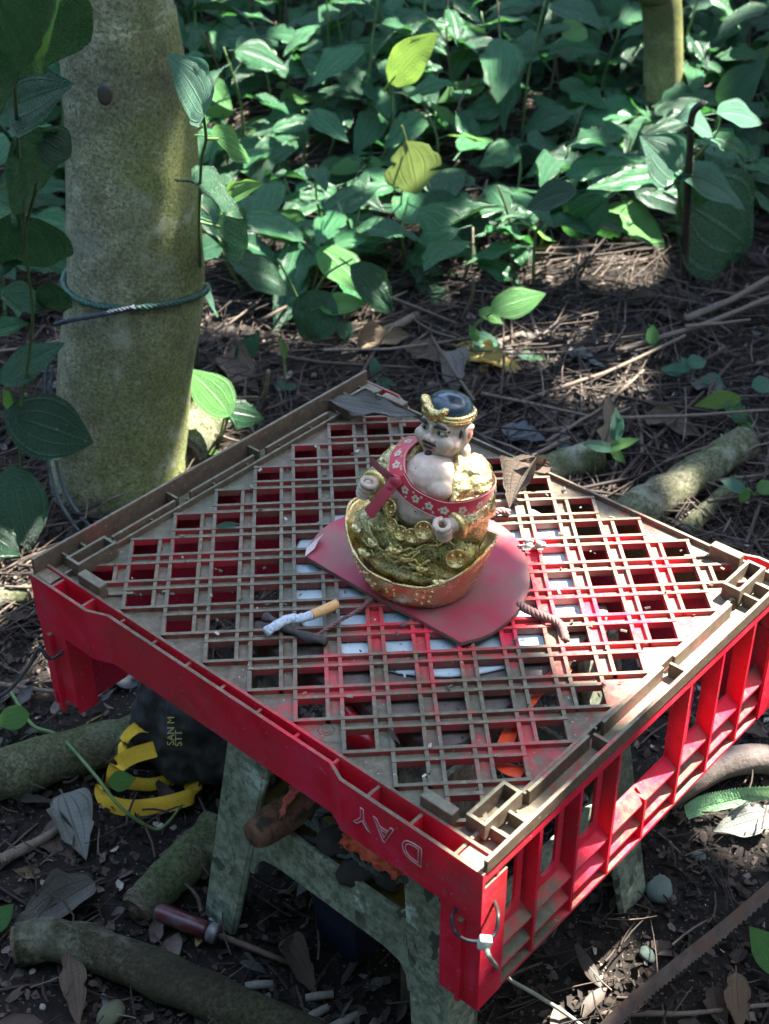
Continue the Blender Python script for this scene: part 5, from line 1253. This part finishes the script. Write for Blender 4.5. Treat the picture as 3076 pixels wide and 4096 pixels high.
# ------------------------------------------------------------------ rope round the trunk
M_ROPE = simple('green_rope', (0.010, 0.040, 0.028), (0.022, 0.080, 0.055), 160, 0.6, 0.5)
def trunk_at(z):
    for i in range(len(TRUNK_PATH) - 1):
        if TRUNK_PATH[i].z <= z <= TRUNK_PATH[i+1].z:
            t = (z - TRUNK_PATH[i].z) / max(1e-6, TRUNK_PATH[i+1].z - TRUNK_PATH[i].z)
            return TRUNK_PATH[i].lerp(TRUNK_PATH[i+1], t), TRUNK_RAD[i]*(1-t) + TRUNK_RAD[i+1]*t
    return TRUNK_PATH[1], TRUNK_RAD[1]
zf = GY(330, 668, TY - 0.09).z; zr = GY(445, 620, TY).z; zl = GY(150, 598, TY).z
def wrap(fn, a0, a1, n, extra):
    out = []
    for i in range(n + 1):
        a = a0 + (a1 - a0)*i/n; z = fn(a); c, r = trunk_at(z)
        out.append(Vector((c.x + (r*1.015 + extra)*math.cos(a), c.y + (r*1.015 + extra)*math.sin(a), z)))
    return out
rp = thing('rope', 'green twisted rope looped round the thick mossy trunk', 'rope', (tree.location.x, tree.location.y, zf))
def zfun(a):
    c, s_ = math.cos(a), -math.sin(a)
    return zf + (1 - max(0, s_))*((zr if c > 0 else zl) - zf) * (1.0 if s_ > 0 else 1.15)
twisted([p - Vector(rp.location) for p in wrap(zfun, 0.5 - 2*PI, 0.1, 110, 0.003)], 0.0042, 3, 0.018, M_ROPE, 'strand', rp)
rp2 = thing('rope', 'thin dark rope end tied to the left of the thick trunk', 'rope', (tree.location.x, tree.location.y, zf))
twisted([p - Vector(rp2.location) for p in crom([GY(120, 700, TY - 0.02), GY(160, 690, TY - 0.075), GY(215, 680, TY - 0.098), GY(290, 664, TY - 0.105)], 12)], 0.0034, 3, 0.014, simple('dark_rope', (0.015, 0.02, 0.03), (0.04, 0.05, 0.06), 150), 'strand', rp2)
# loose rope hanging down the left side of the trunk
for k, (xs_, lab) in enumerate((((112, 110, 122, 150, 205), 'grey green loose rope hanging behind the big round leaf beside the trunk'), ((100, 96, 104, 128, 170), 'second grey green rope strand trailing down the left of the trunk'))):
    c = thing('rope', lab, 'rope', tuple(G(xs_[4], 1135, 0)))
    pts_ = [GY(xs_[0], 790, TY - 0.03), GY(xs_[1], 900, TY - 0.05), GY(xs_[2], 1000, TY - 0.07), GY(xs_[3], 1080, TY - 0.10), G(xs_[4], 1150, 0.008)]
    twisted([p - Vector(c.location) for p in crom(pts_, 10)], 0.003, 3, 0.014, simple('grey_rope', (0.03, 0.045, 0.045), (0.07, 0.09, 0.09), 150), 'strand', c)

# ------------------------------------------------------------------ logs and branches
def log(label, a, b_, r0, r1, mat, mid=None, name='log', cat='log', amp=0.16, nseg=28):
    A, B = G(a[0], a[1], a[2]), G(b_[0], b_[1], b_[2])
    o = thing(name, label, cat, (A.x, A.y, 0))
    pts_ = [A] + ([G(*q) for q in mid] if mid else []) + [B]
    p = crom([q - Vector(o.location) for q in pts_], max(4, nseg // (len(pts_) - 1)))
    n = len(p); bumpy_tube(p, [r0 + (r1 - r0)*i/(n - 1) for i in range(n)], 22, A.x*7 + A.y*3, amp, 42).build('bark', mat, o, smooth=True)
    for e, q, r in ((p[0], p[1], r0), (p[-1], p[-2], r1)):
        d = (e - q).normalized(); b = MB(); qm = d.to_track_quat('Z', 'Y').to_matrix().to_4x4()
        b.lathe([(r*0.96, -0.002), (r*0.80, 0.004), (r*0.5, 0.003), (r*0.2, 0.006)], (0, 0, 0), 16, qm); b.v = [tuple(Vector(v) + e) for v in b.v]; b.build('broken_end', M_CUT, o, smooth=False)
    return o
log('mossy log lying behind the right corner of the crate', (1340, 1130, 0.022), (1610, 955, 0.022), 0.027, 0.022, M_LOG)
log('thin mossy branch beside the mossy log behind the crate', (1480, 1150, 0.010), (1590, 1040, 0.012), 0.012, 0.009, M_LOG, name='branch', cat='branch')
log('sunlit pale log at the foot of the thick trunk', (395, 985, 0.025), (450, 890, 0.03), 0.030, 0.026, M_LOG)
log('pale log partly hidden behind the back right edge of the crate', (1130, 1030, 0.015), (1290, 985, 0.02), 0.020, 0.022, M_LOG)
log('thick mossy log lying behind the yellow strap', (-60, 1690, 0.026), (500, 1530, 0.022), 0.027, 0.020, M_LOG, [(150, 1630, 0.026)])
log('mossy branch leaning by the stool leg behind the screwdriver', (298, 1965, 0.016), (470, 1790, 0.02), 0.019, 0.020, M_LOG)
log('dark mossy bent log in front of the screwdriver', (40, 2040, 0.02), (690, 2260, 0.018), 0.019, 0.019, M_LOG2, [(120, 2030, 0.022), (240, 2062, 0.022), (400, 2130, 0.022)], nseg=20)
log('small mossy log end beside the left corner of the crate', (-40, 1300, 0.012), (62, 1285, 0.012), 0.014, 0.013, M_LOG)
M_ROOT = simple('smooth_brown_bark', (0.075, 0.055, 0.046), (0.15, 0.115, 0.10), 110, 0.75, 0.6, 0.002)
log('smooth brown curved root arching beside the right of the crate', (1400, 1745, 0.012), (1720, 1665, 0.010), 0.0155, 0.0145, M_ROOT, [(1480, 1690, 0.018), (1570, 1648, 0.020), (1650, 1640, 0.018)], name='root', cat='root', amp=0.05, nseg=24)
M_TW = island_mat('dead_branch_bark', [(0, (0.09, 0.065, 0.05)), (0.5, (0.14, 0.11, 0.085))], 0.8)
sticks = [((1480, 690, .03), (1661, 600, .05), .006, 'straight grey stick propped over the litter beside the broad leaved plant'), ((1330, 760, .02), (1680, 635, .06), .005, 'long thin brown stick rising across the dark litter'), ((1120, 870, .01), (1480, 725, .04), .0035, 'pale brown stick across the middle of the bare litter'), ((1180, 955, .02), (1390, 800, .03), .0028, 'thin stick pointing away behind the crate'),
          ((1000, 690, .01), (1025, 600, .10), .0035, 'upright twig beside the large leaved seedling'), ((1040, 850, .02), (1300, 905, .02), .003, 'slim dark stick lying behind the figurine'), ((1290, 905, .03), (1661, 885, .05), .0028, 'long slim brown twig in front of the yellowed leaf'), ((560, 880, .0), (580, 800, .07), .004, 'short dead twig standing by the low trunk plant'),
          ((1140, 540, .02), (1290, 530, .03), .003, 'pale twig lying at the edge of the undergrowth'), ((1480, 705, .05), (1620, 690, .05), .003, 'short pale forked twig on the dark litter'), ((-20, 1475, .01), (180, 1500, .012), .003, 'dark twig lying above the thick left log'), ((0, 1860, .01), (170, 1760, .012), .006, 'dark rotten stick left of the pale torn leaf'),
          ((1050, 1020, .03), (1230, 945, .03), .004, 'grey stick touching the back right edge of the crate'), ((1000, 760, .01), (1130, 720, .015), .006, 'grey branch piece lying behind the figurine hat'), ((800, 730, .015), (900, 680, .02), .009, 'thick grey branch stub among brown leaves'), ((1290, 2190, .006), (1661, 2170, .008), .0028, 'thin pale twig crossing the soil under the saw')]
for a, b_, r, lab in sticks:
    A, B = G(*a), G(*b_); o = thing('stick', lab, 'stick', (A.x, A.y, 0)); A -= Vector(o.location); B -= Vector(o.location); m_ = (A + B)/2 + Vector((0.01, -0.01, 0.004))*(B - A).length*4
    p = crom([A, A.lerp(m_, 0.6), m_, B], 6); bumpy_tube(p, [r*(1 - 0.35*i/len(p)) for i in range(len(p))], 8, a[0], 0.15, 90).build('stem', M_TW, o, smooth=True)

# ------------------------------------------------------------------ dead leaves on the ground
D_ = [((985, 745, .02), (1130, 818, .012), (0.1, -.5, .85), 'xy', 0, 0.9, 'yellow and brown dying leaf curled on the litter under the seedling'),
      ((880, 745, .02), (970, 790, .015), (0, -.5, .85), 'xb', 0, 1.4, 'broad brown dead leaf behind the back corner of the crate'), ((960, 760, .03), (985, 850, .01), (0.2, -.7, .6), 'xg', 1, 1.1, 'grey dead leaf standing behind the figurine hat'), ((770, 745, .01), (890, 720, .02), (0, -.6, .8), 'xt', 1, 1.0, 'pale tan dead leaf beside the grey branch stub'),
      ((1215, 750, .012), (1310, 810, .01), (0, -.4, .9), 'xp', 0, 0.55, 'straight pale strip of dead leaf on the bare litter'), ((1340, 985, .02), (1318, 850, .06), (-.6, -.7, .3), 'xt', 2, 0.6, 'tan dead leaf blade standing behind the thin seedling'), ((1085, 925, .012), (1180, 960, .01), (0, -.4, .9), 'xs', 0, 1.4, 'blue grey dead leaf lying behind the crate'), ((1195, 955, .012), (1240, 990, .012), (0.1, -.5, .8), 'xs', 1, 1.3, 'small slate grey dead leaf beside a blue grey one'),
      ((1390, 900, .015), (1520, 945, .01), (0, -.4, .9), 'xb', 2, 1.0, 'flat dark brown dead leaf beyond the mossy log'), ((1560, 850, .02), (1480, 820, .02), (0, -.4, .9), 'xg', 2, 1.2, 'grey folded dead leaf under the tiny seedling'), ((205, 1905, .012), (20, 2005, .010), (-.1, -.5, .85), 'xg', 1, 1.0, 'large wavy grey dead leaf lying by the screwdriver'),
      ((135, 1715, .03), (185, 1850, .012), (.3, -.7, .65), 'xp', 1, 1.3, 'pale torn dead leaf curling up near the yellow strap'), ((120, 1765, .01), (160, 1870, .006), (-.3, -.6, .7), 'xb', 1, 1.3, 'crumpled dark leaf under the pale torn one'), ((150, 2050, .03), (170, 2230, .006), (.2, -.6, .7), 'xb', 0, 0.9, 'dark brown shredded leaf over the bent log'),
      ((1661, 1760, .012), (1540, 1795, .008), (0, -.5, .85), 'xp', 2, 1.3, 'ribbed grey green dead leaf beside the saw edged one'), ((1590, 2100, .03), (1600, 2230, .006), (-.3, -.6, .7), 'xt', 0, 1.3, 'curled light brown dead leaf at the foot of the saw'), ((1540, 2130, .01), (1570, 2230, .005), (-.4, -.6, .7), 'xb', 2, 1.1, 'dark brown folded leaf next to the curled light brown one'),
      ((610, 2030, .012), (685, 2150, .01), (.2, -.5, .8), 'xb', 1, 0.8, 'curled brown leaf beside the screwdriver shaft'), ((300, 1480, .01), (190, 1430, .012), (0, -.5, .8), 'xs', 2, 1.0, 'slate grey dead leaf under the left of the crate'), ((1600, 1560, .01), (1661, 1600, .01), (0, -.4, .9), 'xb', 0, 1.2, 'dark dead leaf on soil beyond the curved root'),
      ((20, 1720, .01), (130, 1735, .008), (0, -.5, .8), 'xg', 0, 0.5, 'thin rolled grey leaf along the thick left log'), ((90, 1890, .006), (30, 1880, .008), (0, -.5, .8), 'xt', 2, 1.1, 'small pinkish tan leaf scrap on dark soil'), ((480, 770, .01), (560, 850, .01), (0, -.5, .8), 'xb', 2, 1.0, 'brown dead leaf in the shade beside the low trunk plant'),
      ((1420, 640, .015), (1340, 660, .01), (0, -.5, .8), 'xb', 1, 0.9, 'brown dead leaf beneath the dead stick plant')]
for a, b_, nr, key, idx, ws, lab in D_: dry(lab, a, b_, nr, key, idx, ws)
o = leaf_at(G(-30, 2010, .015), G(30, 1950, .02), (0, -.6, .8), 'b', None, 'fallen_leaf', 0, 1.2); tag(o, 'fresh green leaf tip beside the large grey dead leaf', 'leaf')
o = leaf_at(G(1700, 2100, .02), G(1615, 1995, .03), (-.2, -.6, .75), 'b', None, 'fallen_leaf', 1, 0.9); tag(o, 'pale green fallen leaf beyond the saw blade', 'leaf')
# saw edged green leaf
b = MB(); A = [(1478, 1742), (1510, 1722), (1560, 1710), (1620, 1702), (1700, 1700)]; Bq = [(1488, 1770), (1530, 1756), (1580, 1745), (1640, 1730), (1710, 1718)]
ta = crom([G(x, y, .030) for x, y in A], 18); tb = crom([G(x, y, .014) for x, y in Bq], 18); n_ = len(ta); b.uv = []
o = thing('serrated_leaf', 'cut green leaf blade with a saw toothed edge beside the curved root', 'leaf', tuple(G(1560, 1740, 0)))
for i in range(n_):
    up = ta[i] + (Vector((0, 0.0011, 0.0013)) if i % 2 else Vector((0, 0, 0)))
    for f_ in (0, 0.5, 1.0): v = up.lerp(tb[i], f_) + Vector((0, 0, -0.004*math.sin(PI*f_))); b.v.append(tuple(v - Vector(o.location))); b.uv.append((i/n_, f_ - 0.5))
for i in range(n_ - 1):
    for j in range(2): b.f.append((i*3 + j, i*3 + j + 1, (i+1)*3 + j + 1, (i+1)*3 + j))
b.build('blade', leaf_mat('fresh_blade_green', (0.17, 0.36, 0.17), (0.20, 0.40, 0.19), (0.3, 0.5, 0.2), 0.5, trw=0.2), o, smooth=True)

# ------------------------------------------------------------------ bag with yellow strap
M_BAG = simple('black_cloth', (0.005, 0.005, 0.005), (0.014, 0.014, 0.014), 60, 0.75, 0.4, 0.001)
M_YEL = simple('yellow_webbing', (0.55, 0.33, 0.012), (0.66, 0.43, 0.025), 420, 0.7, 0.6, 0.0008)
bg = thing('cloth_bag', 'dark cloth bag with yellow straps lying under the crate', 'bag', tuple(G(415, 1650, 0)))
b = MB()
for x, y, h, r in ((350, 1560, .055, (.032, .034, .055)), (400, 1600, .05, (.036, .036, .052)), (465, 1600, .050, (.040, .040, .050)), (545, 1630, .040, (.042, .045, .040)), (380, 1500, .085, (.030, .035, .045)), (440, 1540, .08, (.04, .04, .05)), (330, 1520, .085, (.018, .02, .04))):
    b.ell(loc(G(x, y, h), bg), r)
bag = remesh(b.build('pouch', M_BAG, bg, smooth=True), 0.003, 4); displace(bag, 0.045, 0.022); displace(bag, 0.016, 0.010)
def strap(pix, wdirs, width, name='strap'):
    p = crom([loc(G(*q), bg) for q in pix], 7); w = crom([Vector(q) for q in wdirs], 7); band(p, w, width, M_YEL, name, bg, 0.0008)
U_ = (0, 0.4, 0.9)
strap([(325, 1570, .075), (295, 1572, .075), (268, 1600, .06), (264, 1640, .046)], [(0.3, 0.45, 0.8)]*4, 0.011)
strap([(335, 1618, .060), (288, 1632, .055), (256, 1652, .046), (246, 1678, .034), (236, 1694, .020), (221, 1706, .013), (232, 1732, .010), (275, 1745, .010), (330, 1742, .012), (385, 1730, .015), (420, 1714, .017), (412, 1688, .020), (398, 1650, .032)],
      [(.2, .45, .85), (.2, .45, .85), (.6, .3, .7), (.8, .3, .5), (.8, .3, .5), (.9, .2, .4), (.4, .5, .8), (.05, .6, .8), (0, .6, .8), (0, .55, .85), (.6, .4, .6), (1, .0, .1), (1, -.1, 0)], 0.0160)
strap([(268, 1690, .018), (330, 1694, .015), (392, 1676, .016)], [U_, U_, U_], 0.0130)
for i, (txt, x, y) in enumerate((('SAN M', 376, 1610), ('STT', 393, 1612))):
    cu = bpy.data.curves.new('t', 'FONT'); cu.body = txt; cu.size = 0.0095; cu.extrude = 0.0003
    to = bpy.data.objects.new('tmp', cu); COL.objects.link(to); me = bpy.data.meshes.new_from_object(to.evaluated_get(bpy.context.evaluated_depsgraph_get())); COL.objects.unlink(to)
    pz = GY(x, y, G(400, 1600, .05).y - 0.050); ax = Vector((0.06, 0.45, 0.9)).normalized(); nrm = (CAM - pz).normalized(); ay = nrm.cross(ax).normalized(); nz_ = ax.cross(ay)
    me.transform(Matrix(((ax.x, ay.x, nz_.x, pz.x - bg.location.x), (ax.y, ay.y, nz_.y, pz.y - bg.location.y), (ax.z, ay.z, nz_.z, pz.z - bg.location.z), (0, 0, 0, 1)))); me.materials.clear(); me.materials.append(simple('yellow_stitching', (0.34, 0.29, 0.09), (0.45, 0.40, 0.15), 300, 0.8))
    link(bpy.data.objects.new('stitched_lettering', me), bg)

# ------------------------------------------------------------------ screwdriver
sc = thing('screwdriver', 'old screwdriver with chipped dark red handle lying by the stool leg', 'screwdriver', tuple(G(470, 2010, 0)))
pa, pb, pc = loc(G(310, 1958, .018), sc), loc(G(452, 2012, .012), sc), loc(G(655, 2092, .006), sc)
d = (pb - pa); Ln = d.length; q = d.normalized().to_track_quat('Z', 'Y').to_matrix().to_4x4()
def lath(prof, at, mat, name, n=20, flute=0.0):
    b = MB(); b.lathe(prof, (0, 0, 0), n, q)
    b.v = [tuple(Vector(v) + at) for v in b.v]; return b.build(name, mat, sc, smooth=True)
M_HND = simple('dark_red_handle', (0.035, 0.006, 0.010), (0.12, 0.014, 0.018), 40, 0.35, 0.3, 0.001, dirt=(0.075, 0.065, 0.065), dscale=45, dlo=0.48, dhi=0.62)
lath([(0.0035, 0), (0.0068, 0.0015), (0.0082, 0.005), (0.0086, Ln*0.25), (0.0088, Ln*0.5), (0.0084, Ln*0.8), (0.0080, Ln*0.92), (0.0070, Ln)], pa, M_HND, 'handle', 12)
lath([(0.0072, 0), (0.0092, 0.001), (0.0094, 0.008), (0.0088, 0.0095), (0.004, 0.0098)], pb - d.normalized()*0.001, simple('dull_ferrule', (0.10, 0.10, 0.09), (0.25, 0.25, 0.23), 150, 0.5, metal=0.5), 'ferrule', 18)
MB().tube([pb + d.normalized()*0.008, pb.lerp(pc, .5), pc], [0.0030, 0.0029, 0.0026], 10).build('shaft', simple('rusty_steel', (0.05, 0.03, 0.02), (0.12, 0.07, 0.045), 160, 0.7), sc, smooth=True)

# ------------------------------------------------------------------ things kept under the stool
def stw(u, v, z): return Vector((SX + (u + v)*S2, SY + (v - u)*S2, z))
M_YB = simple('mouldy_yellow_board', (0.16, 0.13, 0.035), (0.26, 0.21, 0.06), 26, 0.75, 0.3, 0.001, dirt=(0.05, 0.05, 0.02), dscale=18, dlo=0.5, dhi=0.66)
o = MB().box((-0.115, -0.108, 0.100), (0.105, -0.045, 0.132)).build('wooden_board', M_YB, None, bevel=0.002, label='mouldy yellow wooden board lying inside the stool frame', cat='board'); o.location = (SX, SY, 0); o.rotation_euler = (0, 0, R(-45))
o = MB().box((-0.05, -0.095, 0.0), (0.0, -0.055, 0.0992)).build('box', simple('dark_blue_plastic', (0.004, 0.006, 0.016), (0.007, 0.010, 0.026), 40, 0.5), None, bevel=0.004, label='dark blue box under the yellow board', cat='box'); o.location = (SX, SY, 0); o.rotation_euler = (0, 0, R(-45))
o = MB().box((0.05, -0.095, 0.0), (0.09, -0.055, 0.0992)).build('wooden_block', simple('dark_wood_block', (0.03, 0.02, 0.012), (0.06, 0.04, 0.025), 60, 0.8), None, bevel=0.003, label='dark wooden block holding up the yellow board', cat='block'); o.location = (SX, SY, 0); o.rotation_euler = (0, 0, R(-45))
M_HW = simple('worn_brown_wood', (0.060, 0.024, 0.012), (0.20, 0.095, 0.05), 55, 0.8, 1.0, 0.004, dirt=(0.03, 0.018, 0.01), dscale=70, dlo=0.5, dhi=0.62)
A, B = G(548, 1806, 0.172), G(700, 1705, 0.165)
wh = thing('wooden_club', 'worn brown wooden club with a drilled hole resting inside the stool', 'club', tuple((A + B)/2))
p = [A.lerp(B, t) - Vector(wh.location) for t in [i/10 for i in range(11)]]
bumpy_tube(p, [0.0115, 0.0140, 0.0145, 0.0146, 0.0145, 0.0144, 0.0142, 0.0140, 0.0140, 0.0138, 0.0135], 20, 2, 0.10, 70).build('shaft', M_HW, wh, smooth=True)
hb_ = MB(); hb_.ell(p[3] + Vector((-0.002, -0.0085, 0.0075)), (0.0026, 0.0012, 0.0022)); hb_.build('hole_shade_spot', M_BLACK, wh, smooth=True)  # solid black spot painted for the dark inside of the hole
M_GR = simple('old_grey_rope', (0.035, 0.045, 0.042), (0.10, 0.12, 0.11), 170, 0.85, 0.6)
cr = thing('rope_coil', 'tangled coil of grey rope heaped on the yellow board', 'rope', tuple(stw(-0.03, -0.08, 0.133)))
rg = random.Random(3)
for k in range(3):
    cp = []; cu, cv = -0.045 + 0.035*k, -0.088
    for i in range(34):
        a = i*0.55 + k; rr_ = 0.021 + 0.006*math.sin(i*0.9 + k)
        cp.append(stw(cu + rr_*1.25*math.cos(a), cv + rr_*math.sin(a)*0.75, 0.139 + 0.006*k + 0.010*(0.5 + 0.5*math.sin(i*0.7 + k*2)) + 0.0006*i) - Vector(cr.location))
    twisted(crom(cp, 3), 0.0034, 3, 0.014, M_GR, 'strand', cr)
dk = MB()
for k in range(9): dk.ell(stw(0.03 + rg.gauss(0, .022), -0.088 + rg.gauss(0, .01), 0.146 + rg.random()*0.02) , (rg.uniform(.01, .02), rg.uniform(.008, .016), rg.uniform(.008, .014)), 10, 8)
dko = dk.build('rag', simple('dark_rag', (0.012, 0.010, 0.009), (0.03, 0.025, 0.022), 60, 0.9), None, smooth=True, label='dark crumpled rag beside the rope coil', cat='rag'); remesh(dko, 0.002, 2); displace(dko, 0.012, 0.006)
def crumple(name, c, su, sv, ax, ay, mat, lab, cat, seed, amp=0.5, n=22):
    ax, ay = Vector(ax).normalized(), Vector(ay).normalized(); nz2 = ax.cross(ay); b = MB()
    for j in range(n + 1):
        for i in range(n + 1):
            u, v = i/n - 0.5, j/n - 0.5; q = Vector((u*4, v*4, seed)); k_ = 1 - abs(mnoise.noise(q*1.3))*1.6; k2 = 1 - abs(mnoise.noise(q*3.1))*1.6
            p = ax*(u*su*(1 + 0.25*mnoise.noise(q*2))) + ay*(v*sv*(1 + 0.25*mnoise.noise(q*2 + Vector((9, 0, 0))))) + nz2*(amp*min(su, sv)*(k_*0.8 + k2*0.35))
            b.v.append(tuple(p))
    for j in range(n):
        for i in range(n): b.f.append((j*(n+1) + i, j*(n+1) + i + 1, (j+1)*(n+1) + i + 1, (j+1)*(n+1) + i))
    o = b.build(name, mat, None, smooth=True, label=lab, cat=cat); o.location = c; return o
crumple('plastic_bag', G(815, 1822, 0.185), 0.055, 0.026, (0.75, -0.55, -0.1), (0.2, 0.4, 0.9), simple('orange_plastic', (0.50, 0.06, 0.02), (0.62, 0.11, 0.04), 50, 0.35), 'crumpled orange red plastic bag tucked under the crate band', 'plastic bag', 1.0)
crumple('plastic_strip', G(615, 1722, 0.19), 0.035, 0.016, (0.5, 0.7, 0.3), (0.5, -0.4, 0.5), simple('faded_orange_plastic', (0.40, 0.06, 0.035), (0.5, 0.12, 0.07), 50, 0.4), 'faded orange plastic strip behind the wooden handle', 'plastic strip', 4.0, 0.3)
def lying(pix, width, z, mat, name, lab, cat):
    pts_ = crom([G(x, y, z) for x, y in pix], 6); o = thing(name, lab, cat, tuple(pts_[0])); t = [p - Vector(o.location) for p in pts_]
    band(t, [(G(10, 0, z) - G(0, 0, z)).normalized()]*len(t) if width > 0 else t, abs(width), mat, 'strip', o, 0.0002)
M_OR = simple('bright_orange_red_plastic', (0.62, 0.05, 0.012), (0.72, 0.09, 0.03), 50, 0.4)
lying([(1225, 1440), (1175, 1478), (1130, 1530), (1098, 1590), (1085, 1650), (1130, 1672)], 0.011, 0.3375, M_OR, 'plastic_strip', 'bright orange red plastic strip lying on the stool seat under the lattice', 'plastic strip')
wr_ = MB(); wr_.lathe([(0.012, -0.026), (0.0145, -0.022), (0.0145, 0.020), (0.011, 0.026)], (0, 0, 0), 20, Matrix.Rotation(R(90), 4, 'X') @ Matrix.Scale(0.7, 4, (1, 0, 0)))
wo = wr_.build('drink_can', simple('red_can_paint', (0.38, 0.008, 0.015), (0.46, 0.02, 0.03), 60, 0.3), None, smooth=True, label='crushed red drink can wedged between crate and stool', cat='can'); wo.location = G(778, 1600, 0.315); wo.rotation_euler = (0.2, 0.1, R(35))

# ------------------------------------------------------------------ wires and cable clip
M_WIRE = simple('black_wire', (0.012, 0.012, 0.012), (0.03, 0.03, 0.03), 90, 0.45)
M_CABLE = simple('pale_cable', (0.16, 0.17, 0.14), (0.26, 0.27, 0.22), 90, 0.5)
Fc = Vector((0.0, -0.304, 0))
w1 = thing('wire', 'black wire looped through the front corner post with a pale clip and trailing cable', 'wire', tuple(G(1045, 2045, 0.25)))
def wp(*q): return [loc(v, w1) for v in q]
MB().tube(crom(wp(GY(1066, 1942, -0.290), GY(1076, 1975, -0.310), GY(1070, 2015, -0.318), GY(1048, 2032, -0.322), GY(1010, 2032, -0.318), GY(985, 2015, -0.304), GY(976, 1985, -0.298), GY(984, 1962, -0.290)), 8), 0.0013, 8).build('loop', M_WIRE, w1, smooth=True)
cbx = GY(1047, 2036, -0.325); MB().box((-0.0040, -0.003, -0.0045), (0.0040, 0.003, 0.0045), Matrix.Translation(loc(cbx, w1)) @ Matrix.Rotation(R(12), 4, 'Y')).build('clip', simple('pale_clip', (0.42, 0.43, 0.38), (0.55, 0.56, 0.5), 90, 0.5), w1, bevel=0.001)
MB().tube(crom(wp(GY(1050, 2046, -0.326), GY(1062, 2075, -0.325), G(1100, 2115, 0.10), G(1160, 2150, 0.05), G(1230, 2195, 0.015), G(1300, 2250, 0.012)), 8), 0.0017, 8).build('cable', M_CABLE, w1, smooth=True)
w2 = thing('wire', 'black wire tied through the left corner post of the crate', 'wire', tuple(G(60, 1450, 0.25)))
MB().tube(crom([loc(v, w2) for v in (GY(-30, 1520, -0.02), GY(20, 1490, -0.015), GY(62, 1440, -0.008), GY(85, 1400, -0.004), GY(105, 1422, -0.006), GY(130, 1412, 0.0), GY(148, 1385, 0.012))], 8), 0.0016, 8).build('strand', M_WIRE, w2, smooth=True)

# ------------------------------------------------------------------ saw
sw = thing('saw', 'long rusty saw blade with fine teeth leaning out over the soil', 'saw', tuple(G(1320, 2230, 0.03)))
ctr = crom([G(1290, 2235, 0.035), G(1370, 2160, 0.042), G(1480, 2070, 0.05), G(1580, 1990, 0.055), G(1720, 1870, 0.06)], 26); b = MB(); n_ = len(ctr)
dn = Vector((0.30, -0.35, -0.75)).normalized()
for i in range(n_):
    c = ctr[i] - Vector(sw.location); wdt = 0.0125; tooth = 0.0024 if i % 2 else 0.0
    for th in (-0.0006, 0.0006):
        nn = Vector((-0.5, -0.7, 0.2)).normalized()*th
        b.v += [tuple(c - dn*wdt*0.5 + nn), tuple(c + dn*wdt*0.5 + nn), tuple(c + dn*(wdt*0.5 + tooth) + nn)]
for i in range(n_ - 1):
    o_ = i*6; p_ = o_ + 6
    b.f += [(o_, p_, p_ + 1, o_ + 1), (o_ + 1, p_ + 1, p_ + 2, o_ + 2), (o_ + 4, p_ + 4, p_ + 3, o_ + 3), (o_ + 5, p_ + 5, p_ + 4, o_ + 4), (o_ + 3, p_ + 3, p_, o_), (o_ + 2, p_ + 2, p_ + 5, o_ + 5)]
b.build('blade', simple('rusty_blade', (0.045, 0.033, 0.028), (0.12, 0.085, 0.07), 70, 0.6, 0.5, 0.0008, dirt=(0.10, 0.05, 0.03), dscale=40, dlo=0.5, dhi=0.65, metal=0.25), sw, smooth=False)

# ------------------------------------------------------------------ stones, cigarette ends
M_ST = simple('grey_green_stone', (0.05, 0.075, 0.062), (0.095, 0.13, 0.11), 40, 0.8, 0.6, 0.002)
M_ST2 = simple('pale_pebble', (0.20, 0.19, 0.17), (0.33, 0.31, 0.28), 60, 0.8, 0.4)
def stone(x, y, r, mat, lab, k):
    b = MB(); b.ell((0, 0, 0), (r, r*0.78, r*0.55), 14, 10); b.v = [tuple(Vector(v)*(1 + 0.22*mnoise.noise(Vector(v)*(1.3/r) + Vector((k, 0, 0))))) for v in b.v]
    o = b.build('stone', mat, None, smooth=True, label=lab, cat='stone'); o.location = G(x, y, r*0.35); o.rotation_euler = (0, 0, k)
stone(1425, 1922, 0.0155, M_ST, 'smooth grey green stone beside the right stool leg', 1)
stone(1398, 2062, 0.0085, M_ST, 'small grey green stone on the soil between stool and saw', 2)
stone(1510, 1850, 0.007, M_ST, 'small blue grey stone beyond the stool leg', 3)
stone(240, 2190, 0.014, simple('mossy_stone', (0.05, 0.055, 0.03), (0.10, 0.11, 0.06), 60, 0.9), 'round mossy nut at the edge of the bent log', 4)
for k, (x, y) in enumerate(((722, 1770 + 0), (375, 1788), (62, 1925), (458, 1985), (70, 2098), (92, 2175), (1060, 2108), (1500, 2190), (1380, 1690))): stone(x, y, 0.0035, M_ST2, ('pale pebble on the soil near the stool', 'white pebble near the yellow strap', 'pale pebble below the thick left log', 'pale pebble beside the screwdriver', 'pale pebble under the bent log', 'white pebble beside the shredded leaf', 'pale pebble by the front stool leg', 'pale pebble under the saw blade', 'white pebble by the curved root')[k], k)
M_BUTT = simple('old_cigarette_paper', (0.12, 0.115, 0.09), (0.20, 0.185, 0.15), 200, 0.85)
for k, (x, y, a, lab) in enumerate(((682, 2190, 0.5, 'old cigarette end on the soil beside the curled brown leaf'), (745, 2205, 0.45, 'grey cigarette end near the front stool leg'), (560, 2128, 0.05, 'pale short cigarette end by the screwdriver shaft'), (690, 2152, 0.1, 'crushed cigarette end beside the dark leaf'))):
    c = G(x, y, 0.005); dd = Vector((math.cos(a), math.sin(a), 0))*0.012
    o = thing('cigarette_end', lab, 'cigarette end', (c.x, c.y, 0)); bumpy_tube([Vector((0, 0, .005)) - dd, Vector((0, 0, .0055)), Vector((0, 0, .005)) + dd], [0.0036, 0.0038, 0.0035], 10, k, 0.12, 90).build('paper', M_BUTT, o, smooth=True)
